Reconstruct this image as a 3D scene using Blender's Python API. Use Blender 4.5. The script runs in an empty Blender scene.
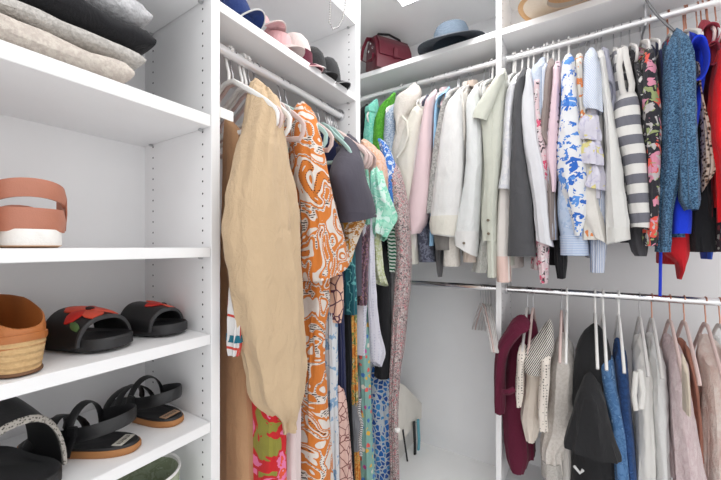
import bpy, bmesh, math, random
from mathutils import Vector, Matrix, noise
S = bpy.context.scene
COL = S.collection
PI = math.pi
random.seed(7)

# ------------------------------------------------------------------ camera, light, exposure
CAM_H = 1.17
TH = math.radians(32.4)
FPX, CX, HV = 338.0, 360.5, 246.0
cam = bpy.data.cameras.new('camera')
cam.sensor_width = 36.0
cam.lens = 36.0 * FPX / 721.0
cam.clip_start = 0.02
cam.shift_y = (HV - 240.0) / 721.0
camo = bpy.data.objects.new('camera', cam)
camo.location = (0, 0, CAM_H)
camo.rotation_euler = (PI / 2, 0, TH)
COL.objects.link(camo)
S.camera = camo

W = bpy.data.worlds.new('world')
S.world = W
W.use_nodes = True
W.node_tree.nodes['Background'].inputs[0].default_value = (1.0, 1.0, 1.0, 1)
W.node_tree.nodes['Background'].inputs[1].default_value = 1.12

S.view_settings.view_transform = 'Standard'
S.view_settings.look = 'None'
S.view_settings.gamma = 1.0
S.view_settings.use_curve_mapping = False
S.view_settings.exposure = 0.27
S.cycles.max_bounces = 16
S.cycles.diffuse_bounces = 12

CEIL = 2.385

def area(name, loc, size, power, rot=(0, 0, 0), sy=None, col=(1, 0.995, 0.99)):
    l = bpy.data.lights.new(name, 'AREA')
    l.energy = power
    l.color = col
    l.shape = 'RECTANGLE'
    l.size = size
    l.size_y = sy or size
    o = bpy.data.objects.new(name, l)
    o.location = loc
    o.rotation_euler = rot
    COL.objects.link(o)
    return o

area('added_fill_light', (0.05, 0.35, CEIL - 0.045), 1.1, 8, sy=1.1)  # added soft fill from above, apart from the modelled ceiling panel

# ------------------------------------------------------------------ pixel -> place helpers
cT, sT = math.cos(TH), math.sin(TH)

def atX(u, v, X):
    k = (u - CX) / FPX
    Y = -X * (k * sT + cT) / (sT - k * cT)
    d = -X * sT + Y * cT
    return Vector((X, Y, CAM_H + (HV - v) * d / FPX))

def atY(u, v, Y):
    k = (u - CX) / FPX
    X = Y * (k * cT - sT) / (cT + k * sT)
    d = -X * sT + Y * cT
    return Vector((X, Y, CAM_H + (HV - v) * d / FPX))

# ------------------------------------------------------------------ materials
def lin(h):
    if isinstance(h, (tuple, list)):
        return tuple(h[:3]) + (1,)
    h = h.lstrip('#')
    c = [int(h[i:i + 2], 16) / 255 for i in (0, 2, 4)]
    return tuple(x / 12.92 if x <= 0.04045 else ((x + 0.055) / 1.055) ** 2.4 for x in c) + (1,)

class NT:
    def __init__(s, name):
        s.m = bpy.data.materials.new(name)
        s.m.use_nodes = True
        s.t = s.m.node_tree
        s.b = s.t.nodes['Principled BSDF']
    def n(s, typ, **kw):
        x = s.t.nodes.new(typ)
        for k, v in kw.items():
            if k[0] == 'i' and k[1:].isdigit():
                x.inputs[int(k[1:])].default_value = v
            elif k.startswith('I_'):
                x.inputs[k[2:]].default_value = v
            else:
                setattr(x, k, v)
        return x
    def l(s, a, b):
        s.t.links.new(a, b)
    def coords(s, scale=(1, 1, 1), rot=(0, 0, 0)):
        tc = s.n('ShaderNodeTexCoord')
        mp = s.n('ShaderNodeMapping')
        mp.inputs['Scale'].default_value = scale
        mp.inputs['Rotation'].default_value = rot
        s.l(tc.outputs['Object'], mp.inputs[0])
        return mp.outputs[0]
    def ramp(s, fac, stops, const=True):
        r = s.n('ShaderNodeValToRGB')
        cr = r.color_ramp
        cr.interpolation = 'CONSTANT' if const else 'LINEAR'
        while len(cr.elements) > 1:
            cr.elements.remove(cr.elements[-1])
        cr.elements[0].position = stops[0][0]
        cr.elements[0].color = lin(stops[0][1])
        for p, c in stops[1:]:
            e = cr.elements.new(p)
            e.color = lin(c)
        s.l(fac, r.inputs[0])
        return r.outputs[0]
    def mix(s, fac, a, b, mode='MIX'):
        m = s.n('ShaderNodeMix')
        m.data_type = 'RGBA'
        m.blend_type = mode
        for sock, val in ((m.inputs[0], fac), (m.inputs[6], a), (m.inputs[7], b)):
            if hasattr(val, 'is_linked'):
                s.l(val, sock)
            else:
                sock.default_value = val if isinstance(val, (int, float)) else lin(val)
        return m.outputs[2]
    def bump(s, height, strength=0.3, dist=0.004):
        b = s.n('ShaderNodeBump')
        b.inputs['Strength'].default_value = strength
        b.inputs['Distance'].default_value = dist
        s.l(height, b.inputs['Height'])
        s.l(b.outputs[0], s.b.inputs['Normal'])

def noise_fac(t, co, scale, detail=3, rough=0.5, dist=0):
    n = t.n('ShaderNodeTexNoise')
    n.inputs['Scale'].default_value = scale
    n.inputs['Detail'].default_value = detail
    n.inputs['Roughness'].default_value = rough
    n.inputs['Distortion'].default_value = dist
    t.l(co, n.inputs['Vector'])
    return n.outputs[0]

def voro(t, co, scale, rnd=1.0, feature='F1', out='Distance'):
    v = t.n('ShaderNodeTexVoronoi')
    v.feature = feature
    v.inputs['Scale'].default_value = scale
    v.inputs['Randomness'].default_value = rnd
    t.l(co, v.inputs['Vector'])
    return v.outputs[out]

def wave(t, co, scale, axis='Z', dist=0, detail=2, dscale=1, kind='BANDS'):
    w = t.n('ShaderNodeTexWave')
    w.wave_type = kind
    if kind == 'BANDS':
        w.bands_direction = axis
    else:
        w.rings_direction = axis
    w.inputs['Scale'].default_value = scale
    w.inputs['Distortion'].default_value = dist
    w.inputs['Detail'].default_value = detail
    w.inputs['Detail Scale'].default_value = dscale
    t.l(co, w.inputs['Vector'])
    return w.outputs['Fac']

MC = {}
def paint(col, rough=0.5, metal=0.0, name=None, bump=0.0, spec=0.5, coat=0):
    key = ('p', col, rough, metal, bump)
    if key in MC:
        return MC[key]
    t = NT(name or 'painted_surface')
    co = t.coords()
    f = noise_fac(t, co, 9, 3)
    c = lin(col)
    d = tuple(x * 0.94 for x in c[:3])
    t.l(t.mix(f, c, d), t.b.inputs['Base Color'])
    t.b.inputs['Roughness'].default_value = rough
    t.b.inputs['Metallic'].default_value = metal
    t.b.inputs['Coat Weight'].default_value = coat
    if bump:
        t.bump(noise_fac(t, co, 220, 2), bump, 0.001)
    MC[key] = t.m
    return t.m

def fab(kind, *cols, sc=1.0, axis='Z', rough=0.9, bump=0.6, rot=(0, 0, 0), weave=True):
    """fabric: kind of print, its colours, scale of the print"""
    def cloth(h):     # cloth is never as white as paint
        l = lin(h)[:3]
        y = 0.3 * l[0] + 0.6 * l[1] + 0.1 * l[2]
        return tuple(x * (1 - 0.30 * y) for x in l)
    cols = tuple(cloth(x) for x in cols)
    key = (kind, cols, sc, axis, rough, bump, rot)
    if key in MC:
        return MC[key]
    t = NT('fabric_' + kind)
    co = t.coords(rot=rot)
    base = cols[0]
    if kind == 'plain':
        f = noise_fac(t, co, 14, 4)
        c = lin(base)
        col = t.mix(f, tuple(min(1, x * 1.04) for x in c[:3]), tuple(x * 0.92 for x in c[:3]))
    elif kind == 'knit':
        f = noise_fac(t, co, 170 * sc, 2, 0.7)
        col = t.ramp(f, [(0.0, cols[0]), (0.42, cols[0]), (0.58, cols[1])], const=False)
    elif kind == 'mottle':
        f = noise_fac(t, co, 22 * sc, 3, 0.6, 1.5)
        n = len(cols)
        st = [(0.0, cols[0])] + [(0.36 + 0.28 * i / max(1, n - 1), cols[i]) for i in range(1, n)]
        col = t.ramp(f, st)
    elif kind == 'blot':      # base with a few clear blots of each other colour
        col = lin(base)
        for i, c in enumerate(cols[1:]):
            cx = t.coords(rot=(0.7 * i, 0.5 + i, 0.3 * i))
            f = noise_fac(t, cx, (16 + 5 * i) * sc, 2, 0.55, 0.8)
            m = t.ramp(f, [(0, '#000000'), (0.595, '#ffffff')])
            col = t.mix(m, col, c)
    elif kind == 'flower':    # round flowers on a ground
        f = voro(t, co, 26 * sc, 1.0)
        wob = noise_fac(t, co, 90 * sc, 2)
        ma = t.n('ShaderNodeMath', operation='ADD')
        mm = t.n('ShaderNodeMath', operation='MULTIPLY')
        mm.inputs[1].default_value = 0.35
        t.l(wob, mm.inputs[0]); t.l(f, ma.inputs[0]); t.l(mm.outputs[0], ma.inputs[1])
        colr = voro(t, co, 26 * sc, 1.0, out='Color')
        sp = t.n('ShaderNodeSeparateColor'); t.l(colr, sp.inputs[0])
        pet = t.ramp(sp.outputs[0], [(i / max(1, len(cols) - 1), c) for i, c in enumerate(cols[1:])])
        mask = t.ramp(ma.outputs[0], [(0, '#ffffff'), (0.52, '#000000')])
        col = t.mix(mask, base, pet)
    elif kind == 'dots':
        f = voro(t, co, 40 * sc, 0.25)
        m = t.ramp(f, [(0, '#ffffff'), (0.26 if sc > 2 else 0.235, '#000000')])
        col = t.mix(m, base, cols[1])
    elif kind == 'stripe':
        f = wave(t, co, 10 * sc, axis, 0.35, 1, 2)
        col = t.ramp(f, [(0.0, cols[0]), (0.5, cols[1])])
    elif kind == 'check':
        a = wave(t, co, 60 * sc, 'Z', 0.2); b = wave(t, co, 60 * sc, axis, 0.2)
        m = t.n('ShaderNodeMath', operation='MULTIPLY'); t.l(a, m.inputs[0]); t.l(b, m.inputs[1])
        col = t.ramp(m.outputs[0], [(0, cols[0]), (0.5, cols[1])], const=False)
    elif kind == 'swirl':     # big scrolling print with dashes
        f = noise_fac(t, co, 9 * sc, 1, 0.35, 1.8)
        col = t.ramp(f, [(0, cols[1]), (0.36, cols[0]), (0.43, cols[1]), (0.485, cols[0]), (0.56, cols[1]), (0.63, cols[0]), (0.72, cols[1])])
        d1 = wave(t, co, 42 * sc, 'Z', 3, 1, 2)
        band = t.ramp(f, [(0, '#000000'), (0.455, '#ffffff'), (0.48, '#000000'), (0.64, '#ffffff'), (0.66, '#000000')])
        dash = t.ramp(d1, [(0, '#000000'), (0.5, '#ffffff')])
        mk = t.mix(1.0, band, dash, 'MULTIPLY')
        col = t.mix(mk, col, cols[2])
    elif kind == 'cells':     # close packed blooms with pale gaps
        f = voro(t, co, 24 * sc, 0.8, 'DISTANCE_TO_EDGE')
        cc = voro(t, co, 24 * sc, 0.8, out='Color')
        sp = t.n('ShaderNodeSeparateColor'); t.l(cc, sp.inputs[0])
        pet = t.ramp(sp.outputs[0], [(i / max(1, len(cols) - 1), x) for i, x in enumerate(cols[1:])])
        m = t.ramp(f, [(0, '#ffffff'), (0.10, '#000000')])
        col = t.mix(m, pet, base)
    elif kind == 'line':      # thin drawn outlines on a ground
        f = voro(t, co, 30 * sc, 1.0, 'DISTANCE_TO_EDGE')
        m = t.ramp(f, [(0, '#ffffff'), (0.045, '#000000')])
        col = t.mix(m, base, cols[1])
    elif kind == 'paisley':
        f = wave(t, co, 9 * sc, 'Z', 6, 1.5, 4, 'RINGS')
        col = t.ramp(f, [(0, cols[0]), (0.55, cols[1]), (0.68, cols[0]), (0.9, cols[-1])])
    elif kind == 'leopard':
        f = voro(t, co, 85 * sc, 1.0)
        col = t.ramp(f, [(0, cols[1]), (0.28, cols[2]), (0.42, cols[0])])
    elif kind == 'fur':
        f = noise_fac(t, t.coords(scale=(1, 1, 0.3)), 60 * sc, 5, 0.75, 1.0)
        col = t.ramp(f, [(0.25, cols[0]), (0.7, cols[1])], const=False)
    t.l(col if hasattr(col, 'is_linked') else t.mix(0.0, col, col), t.b.inputs['Base Color'])
    t.b.inputs['Roughness'].default_value = rough
    t.b.inputs['Specular IOR Level'].default_value = 0.25
    t.b.inputs['Sheen Weight'].default_value = 0.08
    h1 = noise_fac(t, t.coords(scale=(1, 1, 0.45), rot=(0.2, 0.15, 0)), 26, 3, 0.55, 0.6)
    h2 = noise_fac(t, co, 380 if kind not in ('knit', 'fur') else 140, 2, 0.7)
    a = t.n('ShaderNodeMath', operation='MULTIPLY_ADD')
    a.inputs[1].default_value = 0.12 if kind not in ('knit', 'fur') else 0.5
    t.l(h2, a.inputs[0]); t.l(h1, a.inputs[2])
    t.bump(a.outputs[0], bump, 0.012)
    MC[key] = t.m
    return t.m

def leather(col, rough=0.42, sc=1.0):
    key = ('leather', col, rough)
    if key in MC:
        return MC[key]
    t = NT('leather')
    co = t.coords()
    f = noise_fac(t, co, 35, 3)
    c = lin(col)
    t.l(t.mix(f, c, tuple(x * 0.82 for x in c[:3])), t.b.inputs['Base Color'])
    t.b.inputs['Roughness'].default_value = rough
    t.bump(voro(t, co, 420 * sc), 0.15, 0.0015)
    MC[key] = t.m
    return t.m

WHITE = paint('#ebebec', 0.38, name='white_melamine')
WALL = paint('#e6e6e7', 0.8, name='wall_paint', bump=0.1)
CEILM = paint('#f0f0f0', 0.9, name='ceiling_paint', bump=0.1)
FLOORM = paint('#efefee', 0.45, name='pale_floor')
HOLE = paint('#3a3a3c', 0.8, name='dark_hole')
RODW = paint('#f2f2f3', 0.3, 0.55, name='polished_rod')
CHROME = paint('#e8e8ea', 0.14, 0.95, name='chrome')
STEEL = paint('#c2c2c5', 0.32, 0.95, name='steel_wire')
COPPER = paint('#c9917a', 0.3, 0.9, name='copper_wire')
PLASTIC = paint('#e9e8e6', 0.35, name='white_plastic')
VELPINK = fab('plain', '#e6cdc8', bump=0.1)
VELMINT = fab('plain', '#b3d2cd', bump=0.1)
VELWHITE = fab('plain', '#e9e6e4', bump=0.1)
BLACKP = paint('#1a1a1c', 0.45, name='black_plastic')

# ------------------------------------------------------------------ mesh helpers
class MB:
    def __init__(s):
        s.v = []; s.f = []
    def add(s, vs, fs):
        o = len(s.v)
        s.v += [tuple(v) for v in vs]
        s.f += [tuple(i + o for i in f) for f in fs]
        return s
    def box(s, lo, hi, bev=0.0012, M=None):
        bm = bmesh.new()
        bmesh.ops.create_cube(bm, size=1)
        for v in bm.verts:
            v.co = Vector([(lo[i] + hi[i]) / 2 + v.co[i] * (hi[i] - lo[i]) for i in range(3)])
        if bev:
            bmesh.ops.bevel(bm, geom=bm.edges[:], offset=bev, segments=2, affect='EDGES')
        bm.verts.index_update()
        s.add([(M @ v.co) if M else v.co for v in bm.verts], [[v.index for v in f.verts] for f in bm.faces])
        bm.free()
        return s
    def loops(s, rings, cap0=True, cap1=True, closed=False):
        n = len(rings[0]); vs = [p for r in rings for p in r]; fs = []
        m = len(rings)
        for j in range(m if closed else m - 1):
            a, b = j * n, ((j + 1) % m) * n
            for i in range(n):
                k = (i + 1) % n
                fs.append((a + i, a + k, b + k, b + i))
        if not closed:
            if cap0: fs.append(tuple(range(n - 1, -1, -1)))
            if cap1: fs.append(tuple((m - 1) * n + i for i in range(n)))
        s.add(vs, fs)
        return s
    def tube(s, pts, r=0.003, n=8, closed=False, flat=None, axis=None):
        """tube along pts; flat=(ra, rb) elliptical with ra along `axis`"""
        P = [Vector(p) for p in pts]; m = len(P); rings = []; ref = None
        for i in range(m):
            a = P[(i - 1) % m] if (closed or i > 0) else P[i]
            b = P[(i + 1) % m] if (closed or i < m - 1) else P[i]
            t = (b - a).normalized()
            if axis is not None:
                x = Vector(axis) - t * t.dot(Vector(axis)); x.normalize()
            else:
                if ref is None:
                    ref = t.orthogonal()
                x = ref - t * t.dot(ref); x.normalize(); ref = x
            y = t.cross(x)
            ri = r[i] if isinstance(r, (list, tuple)) else r
            ra, rb = flat if flat else (ri, ri)
            rings.append([P[i] + x * ra * math.cos(2 * PI * k / n) + y * rb * math.sin(2 * PI * k / n) for k in range(n)])
        return s.loops(rings, closed=closed)
    def lathe(s, prof, c, n=32, M=None, closed=False):
        rings = [[Vector((c[0] + r * math.cos(2 * PI * k / n), c[1] + r * math.sin(2 * PI * k / n), c[2] + z)) for k in range(n)] for r, z in prof]
        if M:
            rings = [[M @ p for p in r] for r in rings]
        return s.loops(rings, closed=closed)
    def build(s, name, mat, parent=None, base=None, smooth=True, sub=0):
        """base: world point of a thing that is one mesh; parts are placed under their parent"""
        me = bpy.data.meshes.new(name)
        o0 = Vector(parent['_base']) if parent is not None else Vector(base if base is not None else (0, 0, 0))
        me.from_pydata([Vector(v) - o0 for v in s.v], [], s.f)
        bm = bmesh.new(); bm.from_mesh(me)
        bmesh.ops.recalc_face_normals(bm, faces=bm.faces[:])
        bm.to_mesh(me); bm.free()
        if smooth:
            me.polygons.foreach_set('use_smooth', [True] * len(me.polygons))
            try:
                me.set_sharp_from_angle(angle=math.radians(42))
            except Exception:
                pass
        me.materials.append(mat)
        o = bpy.data.objects.new(name, me)
        COL.objects.link(o)
        if parent is not None:
            o.parent = parent
            o['_base'] = tuple(o0)
        else:
            o.location = o0
            o['_base'] = tuple(o0)
        if sub:
            md = o.modifiers.new('smooth', 'SUBSURF'); md.levels = sub; md.render_levels = sub
        return o

def tag(o, label, cat, group=None):
    o['label'] = label; o['category'] = cat
    if group: o['group'] = group
    return o

def thing(name, base, label, cat, group=None):
    o = bpy.data.objects.new(name, None)
    o.empty_display_size = 0.05
    o.location = base
    o['_base'] = tuple(base)
    COL.objects.link(o)
    return tag(o, label, cat, group)

def struct(o):
    o['kind'] = 'structure'
    return o

# ------------------------------------------------------------------ the room
XF, XW = -0.78, -1.127          # front of the left units, left wall
YF, YW = 1.60, 1.90             # front of the back unit, back wall
Z = lambda h: CAM_H + h
XR = 1.75                       # right end of the back unit
struct(MB().box((-1.2, -0.3, -0.08), (2.2, 2.0, 0), 0).build('floor', FLOORM, base=(0.5, 0.8, 0)))
struct(MB().box((-1.2, -0.8, CEIL), (2.2, 2.0, CEIL + 0.08), 0).build('ceiling', CEILM, base=(0.5, 0.2, CEIL)))
struct(MB().box((-1.2, -1.6, 0), (XW, 2.0, CEIL), 0).build('wall_left', WALL, base=(XW, 0.2, 0)))
struct(MB().box((XW, YW, 0), (2.2, 2.0, CEIL), 0).build('wall_back', WALL, base=(0.5, YW, 0)))

# ceiling lamp, its frame and diffuser
lp = atY(402, 7, 1.5)
k = (CEIL - 0.03 - CAM_H) / (lp.z - CAM_H)
lx, ly = lp.x * k, lp.y * k
lamp = thing('ceiling_light', (lx + 0.3, ly - 0.3, CEIL - 0.03), 'flat square white light panel on the ceiling above the hats', 'ceiling light')
MB().box((lx, ly - 0.6, CEIL - 0.03), (lx + 0.6, ly, CEIL), 0.003).build('light_frame', PLASTIC, lamp)
lm = NT('lit_diffuser'); lm.b.inputs['Base Color'].default_value = (0.9, 0.9, 0.9, 1)
lm.b.inputs['Emission Color'].default_value = (1, 0.995, 0.985, 1); lm.b.inputs['Emission Strength'].default_value = 7
MB().box((lx + 0.008, ly - 0.592, CEIL - 0.034), (lx + 0.592, ly - 0.008, CEIL - 0.029), 0).build('diffuser', lm.m, lamp)

def holes(mb, face, fixed, a, z0, z1, side):
    """rows of shelf pin holes: face 'y' = panel whose side looks along y; a = list of the other coordinate"""
    z = z0
    while z < z1:
        for q in a:
            ring0, ring1 = [], []
            for kk in range(8):
                c_, s_ = 0.0028 * math.cos(kk * PI / 4), 0.0028 * math.sin(kk * PI / 4)
                for rg, e in ((ring0, -0.0005 * side), (ring1, 0.0004 * side)):
                    rg.append((q + c_, fixed + e, z + s_) if face == 'y' else (fixed + e, q + c_, z + s_))
            mb.loops([ring0, ring1])
        z += 0.032

PINM = paint('#b5b5b7', 0.4, 0.3)
def pins(root, pts):
    for p in pts:
        MB().box((p[0] - 0.005, p[1] - 0.005, p[2] - 0.006), (p[0] + 0.005, p[1] + 0.005, p[2]), 0.0015).build('shelf_pin', PINM, root)

# --- left shelf tower
P1a, P1b = 0.522, 0.547
TY0 = -0.12
tw = thing('shelf_tower', (-0.93, 0.2, 0), 'white open shelf tower holding shoes and folded knits', 'shelving')
MB().box((XW + 0.002, TY0, 0), (XW + 0.012, P1a, CEIL - 0.02), 0).build('back_panel', WHITE, tw)
pr = MB().box((XW + 0.002, P1a, 0), (XF, P1b, CEIL - 0.02)).build('side_panel', WHITE, tw)
hm = MB(); holes(hm, 'y', P1a, (XF - 0.037, XF - 0.287), 0.25, 2.2, -1); hm.build('pin_holes', HOLE, pr)
hm = MB(); holes(hm, 'y', P1b, (XF - 0.037,), 0.25, 2.2, 1); hm.build('pin_holes', HOLE, pr)
MB().box((XW + 0.002, TY0 - 0.025, 0), (XF, TY0, CEIL - 0.02)).build('side_panel', WHITE, tw)
TOWER = [(0.660, 0.026), (0.333, 0.030), (-0.004, 0.024), (-0.2245, 0.025), (-0.4475, 0.025), (-0.72, 0.025)]
for top, th in TOWER:
    MB().box((XW + 0.012, TY0 + 0.001, Z(top - th)), (XF - 0.001, P1a - 0.001, Z(top))).build('shelf', WHITE, tw)
    pins(tw, [(XF - 0.037, P1a - 0.006, Z(top - th)), (XF - 0.287, P1a - 0.006, Z(top - th))])

# --- left hanging bay
P2a, P2b = 1.195, 1.228
HB = 0.612
bay = thing('hanging_bay', (-0.93, 0.87, 0), 'white hanging bay with hat shelf over long dresses on a rod', 'closet unit')
p2 = MB().box((XW + 0.002, P2a, 0), (XF, P2b, CEIL - 0.02)).build('side_panel', WHITE, bay)
hm = MB(); holes(hm, 'y', P2a, (XF - 0.037, XF - 0.287), 0.25, 2.2, -1); hm.build('pin_holes', HOLE, p2)
MB().box((XW + 0.002, P1b + 0.001, Z(HB)), (XF - 0.001, P2a - 0.001, Z(HB + 0.027))).build('shelf', WHITE, bay)
MB().box((XW + 0.002, P1b + 0.001, Z(0.935)), (XF - 0.001, P2a - 0.001, Z(0.96))).build('shelf', WHITE, bay)
pins(bay, [(XF - 0.037, P2a - 0.006, Z(HB)), (XF - 0.287, P2a - 0.006, Z(HB)), (XF - 0.037, P2a - 0.006, Z(0.935)), (XF - 0.287, P2a - 0.006, Z(0.935))])
RLX, RLZ = -0.86, Z(0.566)
MB().tube([(RLX, P1b + 0.001, RLZ), (RLX, P2a - 0.001, RLZ)], 0.0145, 20).build('hanging_rod', RODW, bay)
for y0, y1 in ((P1b, P1b + 0.012), (P2a - 0.012, P2a)):
    MB().tube([(RLX, y0, RLZ), (RLX, y1, RLZ)], 0.024, 20).build('rod_flange', CHROME, bay)

# --- back unit: shelf, two rods, divider
bu = thing('double_hanging_unit', (0.2, 1.75, 0), 'white wall unit with high shelf and two clothes rods, one above the other', 'closet unit')
SB = 0.936
DX0, DX1 = -0.2985, -0.2760
MB().box((XW + 0.002, YF, Z(SB)), (DX0 - 0.0005, YW - 0.001, Z(SB + 0.027))).build('shelf', WHITE, bu)
MB().box((DX1 + 0.0005, YF, Z(SB)), (XR, YW - 0.001, Z(SB + 0.027))).build('shelf', WHITE, bu)
dv = MB().box((DX0, YF, 0), (DX1, YW - 0.001, CEIL - 0.001)).build('divider_panel', WHITE, bu)
hm = MB(); holes(hm, 'x', DX1, (YF + 0.037, YF + 0.25), 0.25, 2.3, 1); hm.build('pin_holes', HOLE, dv)
MB().box((DX1 + 0.0005, YF + 0.02, 0.0), (XR, YW - 0.001, 0.07)).build('base_plinth', WHITE, bu)
RBY, RUZ, RDZ = 1.70, Z(0.872), Z(-0.2)
for z in (RUZ, RDZ):
    MB().tube([(XW + 0.003, RBY, z), (DX0 - 0.0005, RBY, z)], 0.0145, 20).build('hanging_rod', RODW if z == RUZ else CHROME, bu)
    MB().tube([(DX1 + 0.0005, RBY, z), (XR, RBY, z)], 0.0145, 20).build('hanging_rod', RODW if z == RUZ else CHROME, bu)
    for x0, x1 in ((DX0 - 0.012, DX0 - 0.0005), (DX1 + 0.0005, DX1 + 0.012)):
        MB().tube([(x0, RBY, z), (x1, RBY, z)], 0.023, 20).build('rod_flange', CHROME, bu)
MB().box((XR, YF, 0), (XR + 0.025, YW - 0.001, CEIL - 0.001)).build('side_panel', WHITE, bu)
# shelf and rod bracket of grey metal, right of the divider
a = atY(646, -30, RBY - 0.02); b = atY(646, 12, RBY); 
MB().box((a.x - 0.003, RBY - 0.012, RUZ - 0.022), (a.x + 0.003, RBY + 0.012, Z(SB)), 0.001).build('rod_bracket', STEEL, bu)
MB().tube([(a.x, YW - 0.004, Z(SB) - 0.16), (a.x, RBY + 0.06, RUZ - 0.02), (a.x, RBY, RUZ - 0.018)], 0.004, 8).build('bracket_brace', STEEL, bu)

# ------------------------------------------------------------------ clothes: generic builders
class Rod:
    def __init__(s, kind, z):
        s.kind, s.z = kind, z
        if kind == 'left':
            s.a, s.n, s.o = Vector((0, 1, 0)), Vector((1, 0, 0)), Vector((RLX, 0, z))
        else:
            s.a, s.n, s.o = Vector((1, 0, 0)), Vector((0, -1, 0)), Vector((0, RBY, z))
    def W(s, p, q, z):
        w = s.o + s.a * p + s.n * q
        return Vector((w.x, w.y, z))
    def px(s, u, v, q):
        """(p, z) of a pixel on the plane q in front of the rod"""
        if s.kind == 'left':
            w = atX(u, v, RLX + q); return w.y, w.z
        w = atY(u, v, RBY - q); return w.x, w.z
LEFT, UP, LOW = Rod('left', RLZ), Rod('up', RUZ), Rod('low', RDZ)
GROUP = {LEFT: 'clothes on the left rod', UP: 'clothes on the upper rod', LOW: 'clothes on the lower rod'}
HGROUP = {LEFT: 'hangers on the left rod', UP: 'hangers on the upper rod', LOW: 'hangers on the lower rod'}
HALF = {LEFT: 0.205, UP: 0.185, LOW: 0.185}

def resample(rows, n):
    """rows: list of tuples; smooth resample by index arc in the last entry order"""
    m = len(rows)
    if m == 2:
        return [tuple(a + (b - a) * i / (n - 1) for a, b in zip(*rows)) for i in range(n)]
    # parameterise by z so the spacing is even
    t = [0.0]
    for a, b in zip(rows, rows[1:]):
        t.append(t[-1] + max(1e-4, abs(a[2] - b[2]) + 0.3 * abs(a[0] - b[0])))
    out = []
    for i in range(n):
        x = t[-1] * i / (n - 1)
        j = 0
        while j < m - 2 and x > t[j + 1]:
            j += 1
        f = (x - t[j]) / (t[j + 1] - t[j])
        p0, p1, p2, p3 = rows[max(0, j - 1)], rows[j], rows[j + 1], rows[min(m - 1, j + 2)]
        t0, t1, t2, t3 = t[max(0, j - 1)], t[j], t[j + 1], t[min(m - 1, j + 2)]
        r = []
        for a0, a1, a2, a3 in zip(p0, p1, p2, p3):
            h = t2 - t1
            m1 = (a2 - a0) / (t2 - t0) * h if t2 > t0 else (a2 - a1)
            m2 = (a3 - a1) / (t3 - t1) * h if t3 > t1 else (a2 - a1)
            lo = a2 - a1
            if (a1 - a0) * lo <= 0 and j > 0: m1 = 0
            if (a3 - a2) * lo <= 0 and j < m - 2: m2 = 0
            f2, f3 = f * f, f * f * f
            r.append((2 * f3 - 3 * f2 + 1) * a1 + (f3 - 2 * f2 + f) * m1 + (-2 * f3 + 3 * f2) * a2 + (f3 - f2) * m2)
        out.append(tuple(r))
    return out

def loft(rod, rows, seed=0, amp=0.006, M=30, tilt=0.0, open_end=True, e=2.3, nrow=None, fold=1.0, roundtop=True, slant=0.85):
    """rows: (p, q, z, hp, hq) from the top down -> a wrinkled cloth tube"""
    L = abs(rows[0][2] - rows[-1][2])
    n = nrow or max(8, min(46, int(L / 0.016)))
    R = resample(rows, n)
    ztop = R[0][2]
    if not roundtop:
        slant = 0.0
    if roundtop:
        p, q, z, hp, hq = R[0]
        rt = min(hp, 0.014)
        R = [(p, q, z, hp * 0.35, hq * 0.6), (p, q, z - rt * 0.25, hp * 0.75, hq * 0.88), (p, q, z - rt * 0.75, hp, hq)] + R[1:]
    rings = []
    m = len(R)
    def ring(p, q, z, hp, hq, t, k=1.0):
        out = []
        for i in range(M):
            a = 2 * PI * i / M
            ca, sa = math.cos(a), math.sin(a)
            ex = 2.0 / e
            x = math.copysign(abs(ca) ** ex, ca); y = math.copysign(abs(sa) ** ex, sa)
            nn = noise.noise(Vector((ca * 1.7 + seed * 3.1, sa * 1.7 * (1 + hq * 6), z * 3.2 + seed)))
            n2 = noise.noise(Vector((ca * 3.6 * fold + seed * 1.7, sa * 3.6 * fold * (1 + hq * 4), z * 1.5 - seed)))
            n3 = noise.noise(Vector((ca * 2.2, sa * 2.2 + z * 16, z * 22 + seed * 2)))
            d = amp * (0.9 * nn + 1.2 * n2 * (0.25 + t) + 0.35 * n3) * k
            d = max(-0.45 * hp, min(0.9 * hp + 0.01, d))
            pp = x * hp * k + ca * d
            zz = z + tilt * (pp / max(hp, 1e-4)) * t * t * t - y * hq * k * slant * math.exp(-(ztop - z) / 0.07)
            out.append(rod.W(p + pp, q + y * hq * k + sa * d * 0.8, zz))
        return out
    for j, r in enumerate(R):
        rings.append(ring(*r, t=j / (m - 1)))
    mb = MB()
    if open_end:
        p, q, z, hp, hq = R[-1]
        rings.append(ring(p, q, z, hp, hq, 1.0, 0.86))
        rings.append(ring(*R[-3], t=1.0, k=0.72))
        rings.append(ring(*R[-5], t=1.0, k=0.55))
    mb.loops(rings)
    return mb

def pxrows(rod, rows, q, hq):
    """rows (v, uL, uR[, hq[, q]]) -> loft rows on the plane q"""
    out = []
    for r in rows:
        v, uL, uR = r[:3]
        h = r[3] if len(r) > 3 else hq
        qq = r[4] if len(r) > 4 else q
        pl, z1 = rod.px(uL, v, qq); pr_, z2 = rod.px(uR, v, qq)
        Wp = abs(uR - uL) / 2 * 0.97
        A = abs(uR - uL) / max(1e-5, abs(pr_ - pl))
        ps = rod.px((uL + uR) / 2, v, qq)[0]
        w0, w1 = rod.W(ps, qq, 0), rod.W(ps, qq + 0.02, 0)
        uu = [CX + FPX * (w.x * cT + w.y * sT) / (-w.x * sT + w.y * cT) for w in (w0, w1)]
        Bq = abs(uu[1] - uu[0]) / 0.02
        if h * Bq > 0.85 * Wp:
            h = max(0.006, 0.85 * Wp / Bq)
        hp = max(0.3 * Wp, math.sqrt(max(0, Wp * Wp - (h * Bq) ** 2))) / A
        out.append(((pl + pr_) / 2, qq, (z1 + z2) / 2, hp, h))
    return out

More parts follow.
